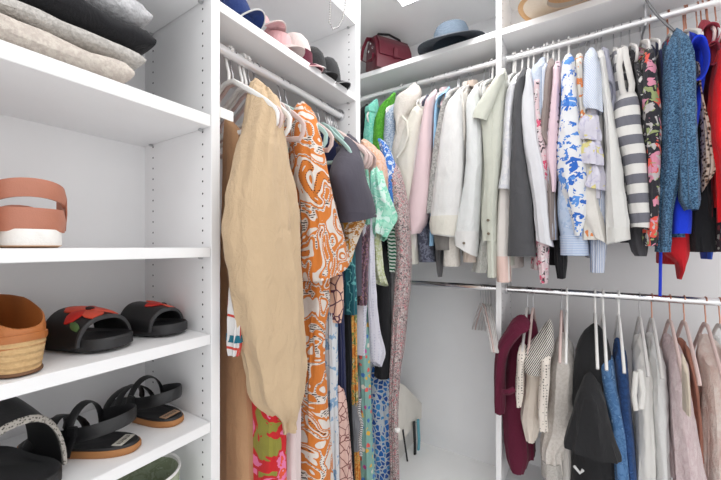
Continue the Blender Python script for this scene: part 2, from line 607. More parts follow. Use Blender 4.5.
HANG = {'plastic': (PLASTIC, PLASTIC, 0.0044, 'white plastic'), 'wire': (STEEL, VELWHITE, 0.002, 'steel-hooked white'),
        'pink': (STEEL, VELPINK, 0.0021, 'pale pink'), 'mint': (STEEL, VELMINT, 0.0021, 'pale mint'),
        'white': (STEEL, VELWHITE, 0.0021, 'white'), 'copper': (COPPER, VELWHITE, 0.0021, 'copper-hooked white'),
        'copperpink': (COPPER, VELPINK, 0.0021, 'copper-hooked pink'), 'blue': (STEEL, paint('#8fc4e6', 0.4), 0.0021, 'light blue')}

def hanger(rod, p, style, label, slope=0.085, hw=None, yaw=0.0, neck=0.09, bar=True, lower=0.04, group=None, thick=(0.0042, 0.0065)):
    hw = hw or HALF[rod]
    hk, bd, rr, word = HANG[style]
    z = rod.z
    t = thing('clothes_hanger', rod.W(p, 0, z - neck - slope), label or '', 'hanger', group or HGROUP[rod])
    wq = lambda q, dz: rod.W(p + q * math.tan(yaw), q, z + dz)
    R = 0.0145 + rr
    pts = [wq(0, -neck), wq(0, -neck * 0.62), wq(-0.006, -neck * 0.45)]
    for i in range(11):
        a = math.radians(-135 - i * (215 / 10.0))
        pts.append(wq(R * math.cos(a), R * math.sin(a)))
    MB().tube(pts, rr, 8).build('hook', hk, t)
    body = []
    def half(sg):
        o = [(0.02, -neck + 0.004), (0.045, -neck - 0.10 * slope), (hw * 0.5, -neck - 0.40 * slope), (hw * 0.8, -neck - 0.76 * slope), (hw * 0.95, -neck - 0.98 * slope)]
        e = [(hw, -neck - slope - 0.012), (hw * 0.985, -neck - slope - lower * 0.7), (hw * 0.92, -neck - slope - lower)]
        return [(sg * a, b) for a, b in o + e]
    A, B = half(1), half(-1)
    if lower > 0:
        loop = A + [(hw * 0.5, -neck - slope - lower + 0.012), (0, -neck - slope - lower + 0.016), (-hw * 0.5, -neck - slope - lower + 0.012)] + B[::-1] + [(0, -neck + 0.006)]
        loop = [wq(a, b) for a, b in loop]
        body = MB().tube(loop, 0.005, 8, closed=True, flat=thick, axis=rod.a)
    else:
        loop = [wq(a, b) for a, b in B[::-1][2:] + [(0, -neck + 0.006)] + A[:-2]]
        body = MB().tube(loop, 0.005, 8, flat=thick, axis=rod.a)
    body.build('shoulder_bar', bd, t)
    return t

NG = [0]
def garment(rod, name, desc, cat, mat, rows, part='sleeve', q=None, hq=0.05, body=None, style='plastic', amp=0.006, tilt=0.0,
            cuff=None, collar=None, buttons=0, hang=True, slope=0.085, short=None, extra=None, fold=1.0, bmat=None, lower=0.04, bhp=0.02, M=30):
    """rows: pixel outline of the piece that faces the room; part 'sleeve' adds a body behind it"""
    NG[0] += 1
    sd = NG[0] * 1.37
    hw = HALF[rod]
    if part == 'sleeve':
        qq = (hw - 0.02) if q is None else q
    else:
        qq = 0.02 if q is None else q
        hq = max(hq, hw - 0.03) if hq == 0.05 else hq
    if rod is LOW and part == 'sleeve':
        qq = qq - 0.085
    if rod is LEFT and part == 'sleeve' and qq > 0.1:
        v0_ = rows[0][0]
        rows = [tuple(r) + ((hq,) if len(r) < 4 else ()) + ((qq - 0.075 * math.exp(-max(0, r[0] - v0_) / 38.0),) if len(r) < 5 else ()) for r in rows]
        rows = [(r[0], r[1], r[2], r[3], r[4]) for r in rows]
    R = pxrows(rod, rows, qq if part == 'sleeve' else (qq + hq * 0.75), hq)
    if part != 'sleeve':
        R = [(p, q0 - hq * 0.75, z, hp, h) for p, q0, z, hp, h in R]
        # shoulders: narrow at the neck, full width below
        p, q0, z, hp, h = R[0]
        R = [(p, 0.0, min(z + 0.075, rod.z - 0.06), min(hp, 0.022), 0.045), (p, 0.0, z + 0.035, hp * 0.9, h * 0.6)] + R
    p0 = R[0][0]
    if rod is LEFT:      # everything hangs between the two side panels
        p0 = max(p0, P1b + 0.03)
        if p0 > 1.09:
            p0 = 1.09 + (P2a - 0.025 - 1.09) * min(1.0, (p0 - 1.09) / 0.25)
    else:                # and on one side of the divider
        if DX0 - 0.035 < p0 <= (DX0 + DX1) / 2: p0 = DX0 - 0.035
        elif (DX0 + DX1) / 2 < p0 < DX1 + 0.035: p0 = DX1 + 0.035
        if rod is not LEFT and p0 < -1.0: p0 = max(p0, XW + 0.06)
    zb = min(r[2] for r in R)
    root = thing(name, rod.W(p0, 0, zb), desc, cat, GROUP[rod])
    tz = 0.0
    if tilt:
        tz = -tilt * 0.004
    loft(rod, R, sd, amp, tilt=tz, fold=fold, M=M).build('sleeve' if part == 'sleeve' else 'body', mat, root)
    if part == 'sleeve' and body is not False:
        zt = rod.z - 0.1
        zh = body if body is not None else zb + 0.05
        zh = rod.px(rows[0][1], zh, qq)[1] if body is not None else zh
        sh = R[0][2]
        w2 = max(0.09, qq - 0.015)
        if rod is LOW:
            zt = min(zt, sh + 0.006); w2 = min(w2, 0.07)
        BR = [(p0, 0, zt, 0.014, 0.03), (p0, 0, zt - 0.02, bhp * 0.8, 0.06), (p0, 0.0, min(sh + 0.01, zt - 0.055), bhp, w2 * 0.85), (p0, 0, min(sh, zt - 0.055) - 0.08, bhp * 1.1, w2), (p0, 0, zh, bhp * 1.5, w2 * 1.02)]
        loft(rod, BR, sd + 5, amp, fold=fold).build('body', bmat or mat, root)
    if cuff:      # (v0, v1, material, grow)
        v0, v1, cm, gr = cuff
        rr = [r for r in R]
        z0 = rod.px(rows[-1][1], v0, qq)[1]; z1 = rod.px(rows[-1][1], v1, qq)[1]
        def atz(z):
            for a_, b_ in zip(R, R[1:]):
                if a_[2] >= z >= b_[2]:
                    f = (a_[2] - z) / max(1e-6, a_[2] - b_[2])
                    return tuple(x + (y - x) * f for x, y in zip(a_, b_))
            return R[-1]
        CR = []
        for i in range(4):
            z = z0 + (z1 - z0) * i / 3
            a_ = list(atz(z)); a_[2] = z; a_[3] *= gr; a_[4] *= gr + 0.04
            CR.append(tuple(a_))
        loft(rod, CR, sd, amp * 0.6, tilt=tz, fold=fold, nrow=8, roundtop=False).build('cuff', cm, root)
    if collar:    # material, lift
        cm, lift = collar
        zt = rod.z - 0.075 + lift
        ring = []
        N_ = 14
        mb = MB()
        rings = []
        for j, (dz, gp, gq) in enumerate(((-0.02, 0.026, 0.075), (0.012, 0.024, 0.062), (0.016, 0.021, 0.056), (-0.012, 0.018, 0.05))):
            rings.append([rod.W(p0 + gp * math.cos(2 * PI * i / N_), gq * math.sin(2 * PI * i / N_), zt + dz - 0.02 * math.sin(2 * PI * i / N_)) for i in range(N_)])
        mb.loops(rings, closed=True).build('collar', cm, root)
    for i in range(buttons):
        z = R[-1][2] + 0.03 + i * 0.055
        pp, q_, _, hp_, hq_ = min(R, key=lambda r: abs(r[2] - z))
        c0 = rod.W(pp + hp_ * 0.15, q_ + hq_ * 1.12 + 0.004, z)
        c1 = rod.W(pp + hp_ * 0.15, q_ + hq_ * 0.7, z)
        MB().tube([c1, c0], 0.0055, 12).build('button', paint('#6b5f50', 0.4), root)
    if extra:
        extra(root, rod, p0, R)
    if hang:
        word = HANG[style][3]
        if rod is LEFT:
            hanger(rod, p0, style, '%s hanger holding the %s' % (word, short or desc), slope=0.115, lower=0.05, hw=0.2 if p0 < 0.95 else (0.185 if style == 'pink' else 0.15), thick=(0.0055, 0.008))
        else:
            hanger(rod, p0, style, '%s hanger holding the %s' % (word, short or desc), slope=slope, lower=lower, thick=(0.0055, 0.0085) if rod is LOW else (0.0042, 0.0065))
    return root

def capsleeve(root, rod, u, v, ru, rv, q, length, mat, name='sleeve', lean=0.0, inner=None):
    """short open sleeve whose mouth looks into the room: pixel centre and half size of the mouth"""
    p, z = rod.px(u, v, q)
    hp = abs(rod.px(u + ru, v, q)[0] - rod.px(u - ru, v, q)[0]) / 2
    hz = abs(rod.px(u, v - rv, q)[1] - rod.px(u, v + rv, q)[1]) / 2
    N_ = 26
    def ring(qq, k, dz, dp=0.0):
        out = []
        for i in range(N_):
            a = 2 * PI * i / N_
            w = 1 + 0.09 * noise.noise(Vector((math.cos(a) * 1.5 + u, math.sin(a) * 1.5, qq * 9)))
            out.append(rod.W(p + dp + hp * k * w * math.cos(a), qq, z + dz + hz * k * w * math.sin(a)))
        return out
    rings = [ring(q - length, 0.55, 0.03), ring(q - length * 0.5, 0.85, 0.012), ring(q - 0.01, 1.0, 0.0), ring(q, 1.0, -0.002), ring(q - 0.003, 0.93, -0.002), ring(q - length * 0.5, 0.78, 0.01), ring(q - length * 0.9, 0.5, 0.026)]
    MB().loops(rings, cap0=True, cap1=True).build(name, mat, root)

# ------------------------------------------------------------------ clothes on the upper rod
LINW = fab('plain', '#ececea'); IVORY = fab('plain', '#e9e5da'); DENIMW = fab('plain', '#f0efee', bump=0.5)
SAGE = fab('plain', '#d3d5c9'); CHAR = fab('plain', '#4d4d50'); PINKP = fab('plain', '#e6cdd1', bump=0.15)
BLK = fab('plain', '#1c1c1f'); NAVY = fab('plain', '#23284a'); TWEED = fab('check', '#8d8a87', '#5d5a58', axis='X')
FL = 'floral_'

garment(UP, 'top', 'black top glimpsed behind the tall panel, far left on the upper rod', 'top', BLK, [(106, 360, 369), (125, 360, 370), (200, 361, 371)], q=0.06, style='wire', hang=False)
garment(UP, 'blouse', 'turquoise blouse beside the tall panel, just left of the bright green top', 'blouse', fab('mottle', '#8fd8c8', '#6cc7b4', '#a9e4d8', sc=2),
        [(101, 369, 378), (110, 366, 379), (150, 363, 381), (235, 362, 381)], q=0.12, style='wire', short='turquoise blouse', amp=0.01, cuff=(112, 117, fab('plain', '#7fcbbb'), 1.06))
garment(UP, 'top', 'bright green crinkled top between the turquoise blouse and the blue knit', 'top', fab('mottle', '#5aa536', '#49922b', '#6db548', sc=2),
        [(95, 387, 396), (104, 380, 395), (118, 375, 392), (150, 372, 388), (230, 372, 388)], q=0.13, style='plastic', short='bright green top', amp=0.012)
garment(UP, 'sweater', 'dusty blue textured knit beside the bright green top', 'sweater', fab('knit', '#7f93ad', '#c3cedb', sc=0.9),
        [(106, 387, 397), (112, 385, 399), (170, 383, 401), (250, 384, 401)], q=0.14, style='wire', short='dusty blue knit')
def hood(root, rod, p0, R):
    pts = pxrows(rod, [(86, 405, 417), (92, 398, 421), (102, 395, 421), (114, 394, 416), (126, 396, 409), (140, 396, 404)], 0.155, 0.06)
    loft(rod, pts, 3, 0.006, open_end=False).build('hood', IVK, root)
    MB().tube([rod.W(*(rod.px(u, v, 0.226)[0], 0.226, rod.px(u, v, 0.226)[1])) for u, v in ((402, 116), (407, 122), (408, 135), (404, 148), (397, 158))], 0.006, 8).build('hood_trim', IVORY, root)
IVK = fab('knit', '#dcd5cd', '#e6e0d8', sc=0.6)
garment(UP, 'hooded_jacket', 'cream hooded jacket with a slouching hood, next to the dusty blue knit', 'jacket', IVK,
        [(104, 397, 415), (130, 396, 412), (150, 393, 409), (250, 394, 410)], q=0.15, extra=hood, short='cream hooded jacket', style='wire')
garment(UP, 'top', 'ivory draped sleeveless top between the cream hood and the long pink top', 'top', IVORY,
        [(104, 413, 424), (118, 408, 426), (140, 400, 424), (160, 396, 421), (190, 401, 418), (264, 406, 418)], q=0.165, short='ivory draped top', style='wire')
garment(UP, 'shirt', 'dark navy patterned shirt tucked behind the long pink top', 'shirt', fab('mottle', '#3d3f4d', '#686b7a', '#2c2e3c', sc=2),
        [(97, 421, 429), (130, 417, 426), (200, 415, 428), (262, 420, 437)], q=0.13, style='wire', short='navy patterned shirt')
garment(UP, 'top', 'long smooth pale pink top with wide sleeve, left of the grey tweed jacket', 'top', PINKP,
        [(92, 429, 437), (98, 426, 437), (122, 422, 434), (160, 416, 432), (194, 410, 431), (222, 405, 428), (235, 407, 422)], q=0.18, amp=0.003, style='wire', short='pale pink top', tilt=-2,
        collar=(PINKP, 0.0))
garment(UP, 'blouse', 'white blouse with faint pink hem showing beneath the pale pink top', 'blouse', fab('plain', '#ebe4e1'),
        [(120, 418, 428), (230, 406, 421), (250, 407, 420), (264, 409, 415)], q=0.15, style='wire', short='white blouse under the pink top')
garment(UP, 'shirt', 'light blue shirt showing as a thin strip beside the pale pink top', 'shirt', fab('plain', '#9cc6e6'),
        [(89, 444, 450), (100, 436, 441), (130, 434, 439), (246, 430, 434)], q=0.165, hq=0.035, style='blue', short='light blue shirt strip')
garment(UP, 'jacket', 'grey tweed jacket between the pale pink top and the white denim jacket', 'jacket', fab('knit', '#8b8a88', '#b9b7b4', sc=0.8),
        [(93, 444, 453), (118, 438, 450), (160, 432, 444), (200, 428, 441), (214, 427, 440)], q=0.155, style='wire', short='grey tweed jacket')
garment(UP, 'blazer', 'dark checked grey blazer whose cuff shows beneath the white denim jacket', 'blazer', TWEED,
        [(150, 440, 460), (226, 433, 458), (240, 434, 457), (250, 436, 457)], q=0.15, style='wire', short='checked grey blazer')
garment(UP, 'trousers', 'charcoal trousers with a narrow pointed end below the checked blazer', 'trousers', fab('plain', '#5f5e60'),
        [(150, 436, 446), (240, 435, 445), (262, 436, 443), (277, 438, 441)], q=0.12, hq=0.03, style='wire', short='pointed charcoal trousers')
garment(UP, 'jacket', 'white denim jacket with a turned back cream cuff, left of its twin', 'jacket', DENIMW,
        [(92, 453, 461), (102, 447, 463), (122, 443, 464), (143, 440, 465), (165, 437, 465), (200, 432, 463), (226, 430, 460), (236, 432, 458)], q=0.185, amp=0.006, style='wire',
        cuff=(217, 235, fab('plain', '#e9e5db'), 1.06), short='white denim jacket with turned cuff', collar=(fab('plain', '#e2dad2'), 0.0), tilt=2)
garment(UP, 'sweater', 'cream knit with brownish neckline between the two white jackets', 'sweater', fab('knit', '#e2dcd4', '#efeae3'),
        [(90, 461, 468), (130, 463, 470), (200, 446, 462), (266, 443, 461)], q=0.14, style='wire', short='cream knit between white jackets', collar=(fab('plain', '#c9b7aa'), 0.0))
garment(UP, 'jacket', 'white button cuff jacket with long crinkled sleeve, right of its twin', 'jacket', fab('plain', '#eaecec', bump=0.5),
        [(88, 470, 479), (102, 466, 481), (130, 466, 484), (160, 466, 484), (185, 464, 482), (208, 460, 481), (232, 455, 479), (250, 455, 477)], q=0.18, amp=0.007, style='wire', buttons=1,
        cuff=(232, 250, DENIMW, 1.05), tilt=7, short='white button cuff jacket')
garment(UP, 'blouse', 'beige blouse with a short hem below the white button cuff jacket', 'blouse', fab('plain', '#e3d3c8'),
        [(140, 478, 488), (230, 466, 480), (262, 464, 478)], q=0.13, style='white', short='beige blouse')
garment(UP, 'skirt', 'pale grey net skirt with frayed hem, left of the tall white divider', 'skirt', fab('mottle', '#cfcfca', '#b7b8b3', '#dedfda', sc=4),
        [(150, 486, 497), (235, 479, 498), (255, 475, 498), (272, 474, 496)], q=0.12, style='plastic', amp=0.014, short='grey net skirt')
def flap(root, rod, p0, R):
    pts = pxrows(rod, [(70, 498, 506), (82, 491, 504), (94, 483, 500), (106, 476, 495), (114, 473, 491), (120, 473, 488)], 0.225, 0.03)
    loft(rod, pts, 9, 0.003, tilt=-0.012).build('short_sleeve', SAGE, root)
garment(UP, 'shirt', 'long sage green shirt with a flared short sleeve, in front of the divider', 'shirt', SAGE,
        [(72, 498, 507), (84, 493, 508), (110, 490, 506), (140, 489, 504), (200, 487, 499), (240, 487, 498), (277, 488, 498)], q=0.18, amp=0.005, style='plastic', short='long sage shirt')
garment(UP, 'jacket', 'sage green jacket with dark buttons on its narrow sleeve', 'jacket', fab('plain', '#cdcfc3'),
        [(84, 488, 500), (110, 480, 498), (140, 483, 497), (180, 485, 498), (220, 483, 496), (241, 484, 496)], q=0.192, hq=0.04, style='plastic', buttons=2, short='sage jacket with dark buttons', hang=False, extra=flap)
garment(UP, 'shirt', 'white shirt with faint grey print, left of the wide charcoal sleeve', 'shirt', fab('mottle', '#ececef', '#dcdde4', '#f0f0f2', sc=0.8),
        [(77, 512, 521), (90, 507, 519), (110, 505, 516), (140, 503, 514), (165, 502, 513), (190, 499, 512)], q=0.175, style='plastic', short='white shirt with grey print', tilt=1)
garment(UP, 'dress', 'long white dress with pale pink lining, just right of the divider', 'dress', fab('plain', '#efe9e4'),
        [(130, 506, 514), (190, 499, 512), (255, 496, 511), (280, 497, 511)], q=0.15, style='plastic', cuff=(256, 281, fab('plain', '#eccfc6'), 1.03), short='long white dress')
garment(UP, 'jacket', 'charcoal jacket with one wide long sleeve, hanging between two white shirts', 'jacket', CHAR,
        [(71, 520, 526), (82, 515, 526), (102, 513, 525), (140, 512, 525), (171, 510, 528), (202, 509, 533), (234, 508, 535), (256, 508, 536)], q=0.185, amp=0.003, style='plastic', short='charcoal jacket',
        cuff=(243, 256, CHAR, 1.04))
garment(UP, 'shirt', 'plain white shirt with long sleeve right of the charcoal jacket', 'shirt', fab('plain', '#e9e9ee'),
        [(71, 526, 531), (82, 525, 533), (102, 521, 536), (140, 523, 539), (171, 528, 546), (202, 533, 549), (234, 536, 552), (244, 537, 554)], q=0.192, hq=0.04, amp=0.005, style='plastic', short='plain white shirt', tilt=3)
garment(UP, 'shirt', 'chambray shirt with pale blue collar behind the floral pink blouse', 'shirt', fab('knit', '#b9c4d6', '#cdd6e4'),
        [(60, 537, 546), (68, 531, 547), (76, 530, 546), (140, 533, 546), (230, 540, 552)], q=0.15, style='plastic', short='chambray shirt')
garment(UP, 'blouse', 'long pink and black floral blouse peeking out beside the plain white shirt', 'blouse', fab('blot', '#e9cfd4', '#d65a78', '#4a4247', '#f2e9ea', sc=2.2),
        [(76, 534, 541), (110, 533, 541), (140, 536, 546), (200, 540, 550), (240, 536, 549), (268, 538, 549), (283, 540, 547)], q=0.17, hq=0.04, style='wire', short='pink floral blouse', hang=True)
garment(UP, 'shirt', 'pale blue striped shirt strip left of the taupe jacket', 'shirt', fab('stripe', '#c3cee3', '#e6eaf2', sc=4, axis='X'),
        [(64, 542, 547), (100, 541, 546), (150, 546, 552), (240, 549, 556)], q=0.175, hq=0.03, style='plastic', short='pale blue striped shirt')
garment(UP, 'jacket', 'taupe brown jacket left of the pink dotted shirt', 'jacket', fab('plain', '#8d817d'),
        [(61, 547, 555), (82, 543, 554), (102, 542, 552), (123, 540, 550), (136, 539, 549), (150, 546, 553), (240, 548, 556)], q=0.165, style='plastic', short='taupe jacket')
garment(UP, 'skirt', 'black skirt hem hanging lowest below the pink dotted shirt', 'skirt', BLK,
        [(150, 550, 560), (232, 555, 567), (258, 555, 567), (278, 558, 565)], q=0.1, style='wire', short='black skirt')
garment(UP, 'shirt', 'pale pink shirt with small dark dots and cuffed short sleeve', 'shirt', fab('dots', '#e8ced8', '#4a3f48', sc=0.95),
        [(63, 553, 561), (82, 552, 561), (102, 550, 560), (140, 546, 559), (160, 546, 558), (180, 550, 557), (193, 551, 556)], q=0.185, hq=0.04, amp=0.003, style='plastic', short='pink dotted shirt')
garment(UP, 'shirt', 'light denim shirt with blue striped cuff below the blue floral kimono', 'shirt', fab('mottle', '#bccbe2', '#a8bbd8', '#d5dfee', sc=1.2),
        [(120, 560, 576), (190, 557, 577), (215, 557, 580), (240, 560, 588), (255, 560, 589)], q=0.16, hq=0.06, style='plastic', short='light denim shirt', cuff=(236, 255, fab('stripe', '#9fb3d6', '#d9e2f0', sc=5), 1.03))
garment(UP, 'kimono', 'white kimono with bold blue leaf print and flared sleeve', 'kimono', fab('blot', '#f0f1f4', '#5a8fd6', '#2f62b6', '#3f74c4', '#f0f1f4', sc=1.25),
        [(56, 563, 573), (70, 561, 576), (92, 561, 578), (113, 560, 580), (140, 558, 583), (171, 558, 589), (190, 562, 589), (210, 568, 588), (226, 572, 584), (236, 574, 581)], q=0.2, hq=0.045, amp=0.006, style='plastic', short='blue leaf kimono')
garment(UP, 'blouse', 'cream blouse with an orange flower, right of the blue leaf kimono', 'blouse', fab('blot', '#eae5dc', '#e38a52', '#eae5dc', sc=1.4),
        [(56, 575, 583), (90, 576, 584), (140, 580, 590), (240, 578, 604)], q=0.175, style='wire', short='cream blouse with orange flower')
garment(UP, 'blouse', 'cream blouse with a pointed cuff hanging low between stripes and kimono', 'blouse', fab('plain', '#e8e4de'),
        [(130, 584, 596), (195, 580, 598), (215, 579, 603), (240, 590, 608)], q=0.19, hq=0.04, style='wire', short='cream blouse with pointed cuff', tilt=4)
garment(UP, 'shirt', 'blue and white striped shirt whose striped hem hangs below the white blouses', 'shirt', fab('stripe', '#8d9dbd', '#e6e8ee', sc=6, axis='X'),
        [(140, 592, 602), (200, 591, 606), (240, 590, 607), (272, 591, 604)], q=0.15, style='wire', short='blue striped shirt hem')
def ruff(root, rod, p0, R):
    rm = fab('blot', '#d8d5e2', '#d9cf8d', '#c4c0d6', sc=1.8)
    for i, (v, uL, uR) in enumerate(((122, 577, 601), (146, 579, 603), (170, 585, 603))):
        pts = pxrows(rod, [(v - 10, uL + 5, uR - 4), (v + 6, uL + 1, uR), (v + 18, uL, uR)], 0.205, 0.04)
        loft(rod, pts, 20 + i, 0.016, fold=1.5, tilt=-0.01).build('ruffle', rm, root)
garment(UP, 'blouse', 'lavender blouse with tiers of yellow flowered ruffles, beside the blue leaf kimono', 'blouse', fab('plain', '#d9d6e2'),
        [(62, 583, 591), (100, 583, 598), (180, 586, 602), (200, 588, 602)], q=0.17, style='wire', extra=ruff, short='lavender ruffled blouse')
garment(UP, 'shirt', 'pale blue pinstriped short sleeve shirt above the lavender ruffles', 'shirt', fab('stripe', '#bccbe6', '#eef0f4', sc=7, axis='X', rot=(0, 0.5, 0)),
        [(50, 587, 596), (66, 585, 599), (89, 583, 601), (104, 582, 601), (112, 584, 602)], q=0.205, hq=0.045, style='wire', short='pinstriped shirt', tilt=3)
garment(UP, 'blouse', 'long crinkled white blouse with cuffed sleeve, left of the striped tank dress', 'blouse', fab('plain', '#e9e8e5', bump=0.6),
        [(52, 597, 604), (89, 601, 609), (120, 604, 613), (155, 605, 619), (191, 605, 624), (226, 606, 629), (242, 607, 630)], q=0.2, hq=0.04, amp=0.007, style='wire', short='crinkled white blouse', cuff=(228, 241, fab('plain', '#e6e5e1'), 1.04), tilt=-2)
def arm1(root, rod, p0, R):
    capsleeve(root, rod, 608, 92, 6, 13, 0.215, 0.09, fab('plain', '#a3a4b4'))
garment(UP, 'top', 'grey lavender top with a wide arm opening behind the crinkled white blouse', 'top', fab('plain', '#a9aaba'),
        [(50, 601, 607), (77, 602, 613), (95, 603, 615), (140, 607, 618), (240, 612, 628)], q=0.15, style='wire', short='grey lavender top', extra=arm1)
def straps(root, rod, p0, R):
    m = fab('plain', '#e6e3df')
    for (pts) in ([(622, 48), (619, 66), (622, 88), (629, 110)], [(624, 47), (628, 66), (632, 84), (630, 110)]):
        MB().tube([Vector(rod.W(rod.px(u, v, 0.19)[0], 0.19, rod.px(u, v, 0.19)[1])) for u, v in pts], 0.008, 8, flat=(0.004, 0.009), axis=(0, 1, 0)).build('strap', m, root)
garment(UP, 'dress', 'tank dress with broad grey and white stripes and looping straps', 'dress', fab('stripe', '#e9e7e4', '#6b6b74', sc=0.47),
        [(92, 618, 637), (107, 613, 640), (130, 613, 642), (155, 621, 646), (191, 626, 649), (220, 629, 654), (228, 630, 654)], part='sleeve', q=0.185, hq=0.05, amp=0.003, style='white', short='striped tank dress', extra=straps, tilt=1)
garment(UP, 'dress', 'grey and white wide striped dress, upper stripes seen behind the tank straps', 'dress', fab('stripe', '#dcdad7', '#77777d', sc=0.47),
        [(50, 613, 621), (70, 612, 622), (110, 614, 624), (225, 622, 634)], q=0.13, style='wire', short='wide striped dress behind tank straps')
garment(UP, 'top', 'charcoal camisole with curved lace hem below the striped tank dress', 'camisole', fab('plain', '#47464a'),
        [(100, 630, 640), (200, 628, 646), (225, 627, 648), (250, 632, 648), (256, 636, 646)], q=0.13, style='white', short='charcoal camisole')
garment(UP, 'blouse', 'black blouse with white print showing right of the tank straps', 'blouse', fab('mottle', '#2e2d31', '#2e2d31', '#dad8d6', sc=1.6),
        [(62, 632, 640), (90, 636, 645), (140, 641, 652), (240, 641, 652)], q=0.16, style='white', short='black and white print blouse')
def arm2(root, rod, p0, R):
    capsleeve(root, rod, 651, 72, 6, 12, 0.215, 0.08, fab('blot', '#cfcac6', '#b0a8aa', '#d56a8a', sc=2))
garment(UP, 'dress', 'black dress with pink, orange and yellow garden flowers', 'dress', fab('blot', '#2b2a30', '#d8574a', '#d08aa0', '#8f9a6a', '#b9b4b4', sc=1.0),
        [(47, 646, 653), (62, 641, 655), (90, 640, 658), (120, 641, 661), (155, 643, 661), (200, 645, 660), (236, 642, 659), (246, 643, 657)], q=0.185, hq=0.05, style='white', short='black garden flower dress', extra=arm2)
garment(UP, 'shirt', 'navy shirt sliver between the garden flower dress and the blue knit', 'shirt', NAVY,
        [(45, 655, 661), (100, 657, 664), (200, 656, 666)], q=0.15, style='copper', short='navy shirt sliver')
BKN = fab('knit', '#213c58', '#587d9c', sc=1.3)
def slv(root, rod, p0, R):
    pts = pxrows(rod, [(32, 675, 687), (60, 676, 694), (100, 676, 696), (140, 677, 697), (170, 678, 699), (200, 679, 700), (210, 684, 698)], 0.215, 0.045)
    loft(rod, pts, 8, 0.007).build('sleeve', BKN, root)
garment(UP, 'cardigan', 'mid blue flecked knit cardigan, long and bulky with a drooping sleeve', 'cardigan', BKN,
        [(31, 675, 685), (42, 667, 688), (62, 662, 690), (100, 660, 690), (123, 659, 688), (152, 660, 684), (180, 658, 680), (215, 656, 672), (252, 655, 670)], q=0.18, hq=0.05, amp=0.006, style='copper', short='blue flecked cardigan', extra=slv, part='sleeve')
BLUE = fab('plain', '#1f3fd6')
def arm3(root, rod, p0, R):
    capsleeve(root, rod, 699, 57, 11, 23, 0.24, 0.16, BLUE)
    z0 = rod.px(660, 225, 0.1)[1]
    MB().tube([rod.W(rod.px(u, v, 0.19)[0], 0.19, rod.px(u, v, 0.19)[1]) for u, v in ((668, 220), (661, 240), (660.5, 262), (660, 296))], 0.0045, 8).build('cord', fab('plain', '#2238b8'), root)
garment(UP, 'dress', 'royal blue dress with a gaping arm opening and a long hanging cord', 'dress', BLUE,
        [(32, 689, 701), (60, 690, 705), (90, 690, 704), (150, 680, 694), (200, 668, 692), (234, 667, 690)], q=0.13, hq=0.06, amp=0.004, style='copper', short='royal blue dress', extra=arm3)
garment(UP, 'blouse', 'leopard print blouse with a slanting hem between blue dress and red sweater', 'blouse', fab('leopard', '#d9c3b4', '#2e2320', '#8d6b58'),
        [(60, 693, 700), (90, 694, 702), (132, 697, 711), (165, 699, 720), (180, 698, 714), (186, 699, 708)], q=0.155, hq=0.05, style='copper', short='leopard print blouse', tilt=-4)
def ruf2(root, rod, p0, R):
    m = fab('plain', '#a8404f')
    capsleeve(root, rod, 711, 33, 10, 12, 0.19, 0.09, m, name='ruffle')
    capsleeve(root, rod, 714, 52, 8, 12, 0.195, 0.09, m, name='ruffle')
garment(UP, 'blouse', 'dusty crimson blouse with ruffled shoulder above the red sweater', 'blouse', fab('plain', '#96303f'),
        [(22, 700, 714), (32, 697, 716), (60, 703, 716), (110, 702, 714), (200, 697, 712), (218, 698, 712)], q=0.11, style='copperpink', short='crimson ruffled blouse', extra=ruf2)
garment(UP, 'cardigan', 'black cardigan hem showing low beneath the leopard print blouse', 'cardigan', BLK,
        [(100, 690, 702), (190, 690, 712), (235, 688, 716), (252, 690, 716)], q=0.12, style='copper', short='black cardigan', amp=0.008)
garment(UP, 'top', 'scarlet top whose pointed hem dangles below the blue cardigan', 'top', fab('plain', '#c2202a'),
        [(150, 668, 682), (246, 661, 690), (253, 662, 690), (259, 670, 688), (268, 675, 685), (279, 677, 681)], q=0.1, style='copper', short='scarlet pointed top', amp=0.004)
garment(UP, 'sweater', 'bright red sweater at the right edge with a full sleeve', 'sweater', fab('plain', '#f01a22'),
        [(38, 722, 733), (60, 714, 736), (90, 709, 738), (132, 708, 738), (165, 713, 736), (200, 716, 738), (222, 717, 738)], q=0.195, hq=0.05, style='copper', short='bright red sweater')
garment(UP, 'blouse', 'blouse with small white flowers on maroon below the red sweater sleeve', 'blouse', fab('flower', '#3a2530', '#e0dcd6', '#b0404a', sc=1.6),
        [(140, 716, 732), (215, 716, 736), (240, 715, 738), (252, 716, 736)], q=0.16, style='copperpink', short='maroon flowered blouse')
garment(UP, 'top', 'cobalt blue top, a small hem corner beside the black cardigan', 'top', fab('plain', '#2a4fae'),
        [(150, 704, 714), (245, 700, 714), (259, 702, 712)], q=0.08, style='copper', short='cobalt blue top')
for i, (u, s_, w) in enumerate(((640.5, 'white', 'bare white hanger between the striped tank dress and the garden flower dress'),
                               (708, 'copper', 'wide white hanger with copper hook bare above the crimson blouse'),
                               (716, 'copper', 'copper-hooked white hanger nearest the right edge of the upper rod'))):
    hanger(UP, UP.px(u, 40, 0)[0], s_, w, slope=0.075)
# long grey reaching pole hooked over the rod
pl = thing('hook_pole', atY(673, 30, 1.6), 'dark grey metal hook pole leaning over the upper rod behind the blue cardigan', 'pole')
pa = [atY(u, v, yy) for u, v, yy in ((643, -9, 1.58), (648, 3, 1.575), (656, 14, 1.57), (665, 23, 1.565), (674, 31, 1.56))]
MB().tube(pa, 0.0042, 10).build('pole_shaft', paint('#77777a', 0.35, 0.6), pl)
MB().tube([pa[-1], pa[-1] + Vector((0.012, 0.0, -0.012))], 0.006, 10).build('end_cap', BLACKP, pl)

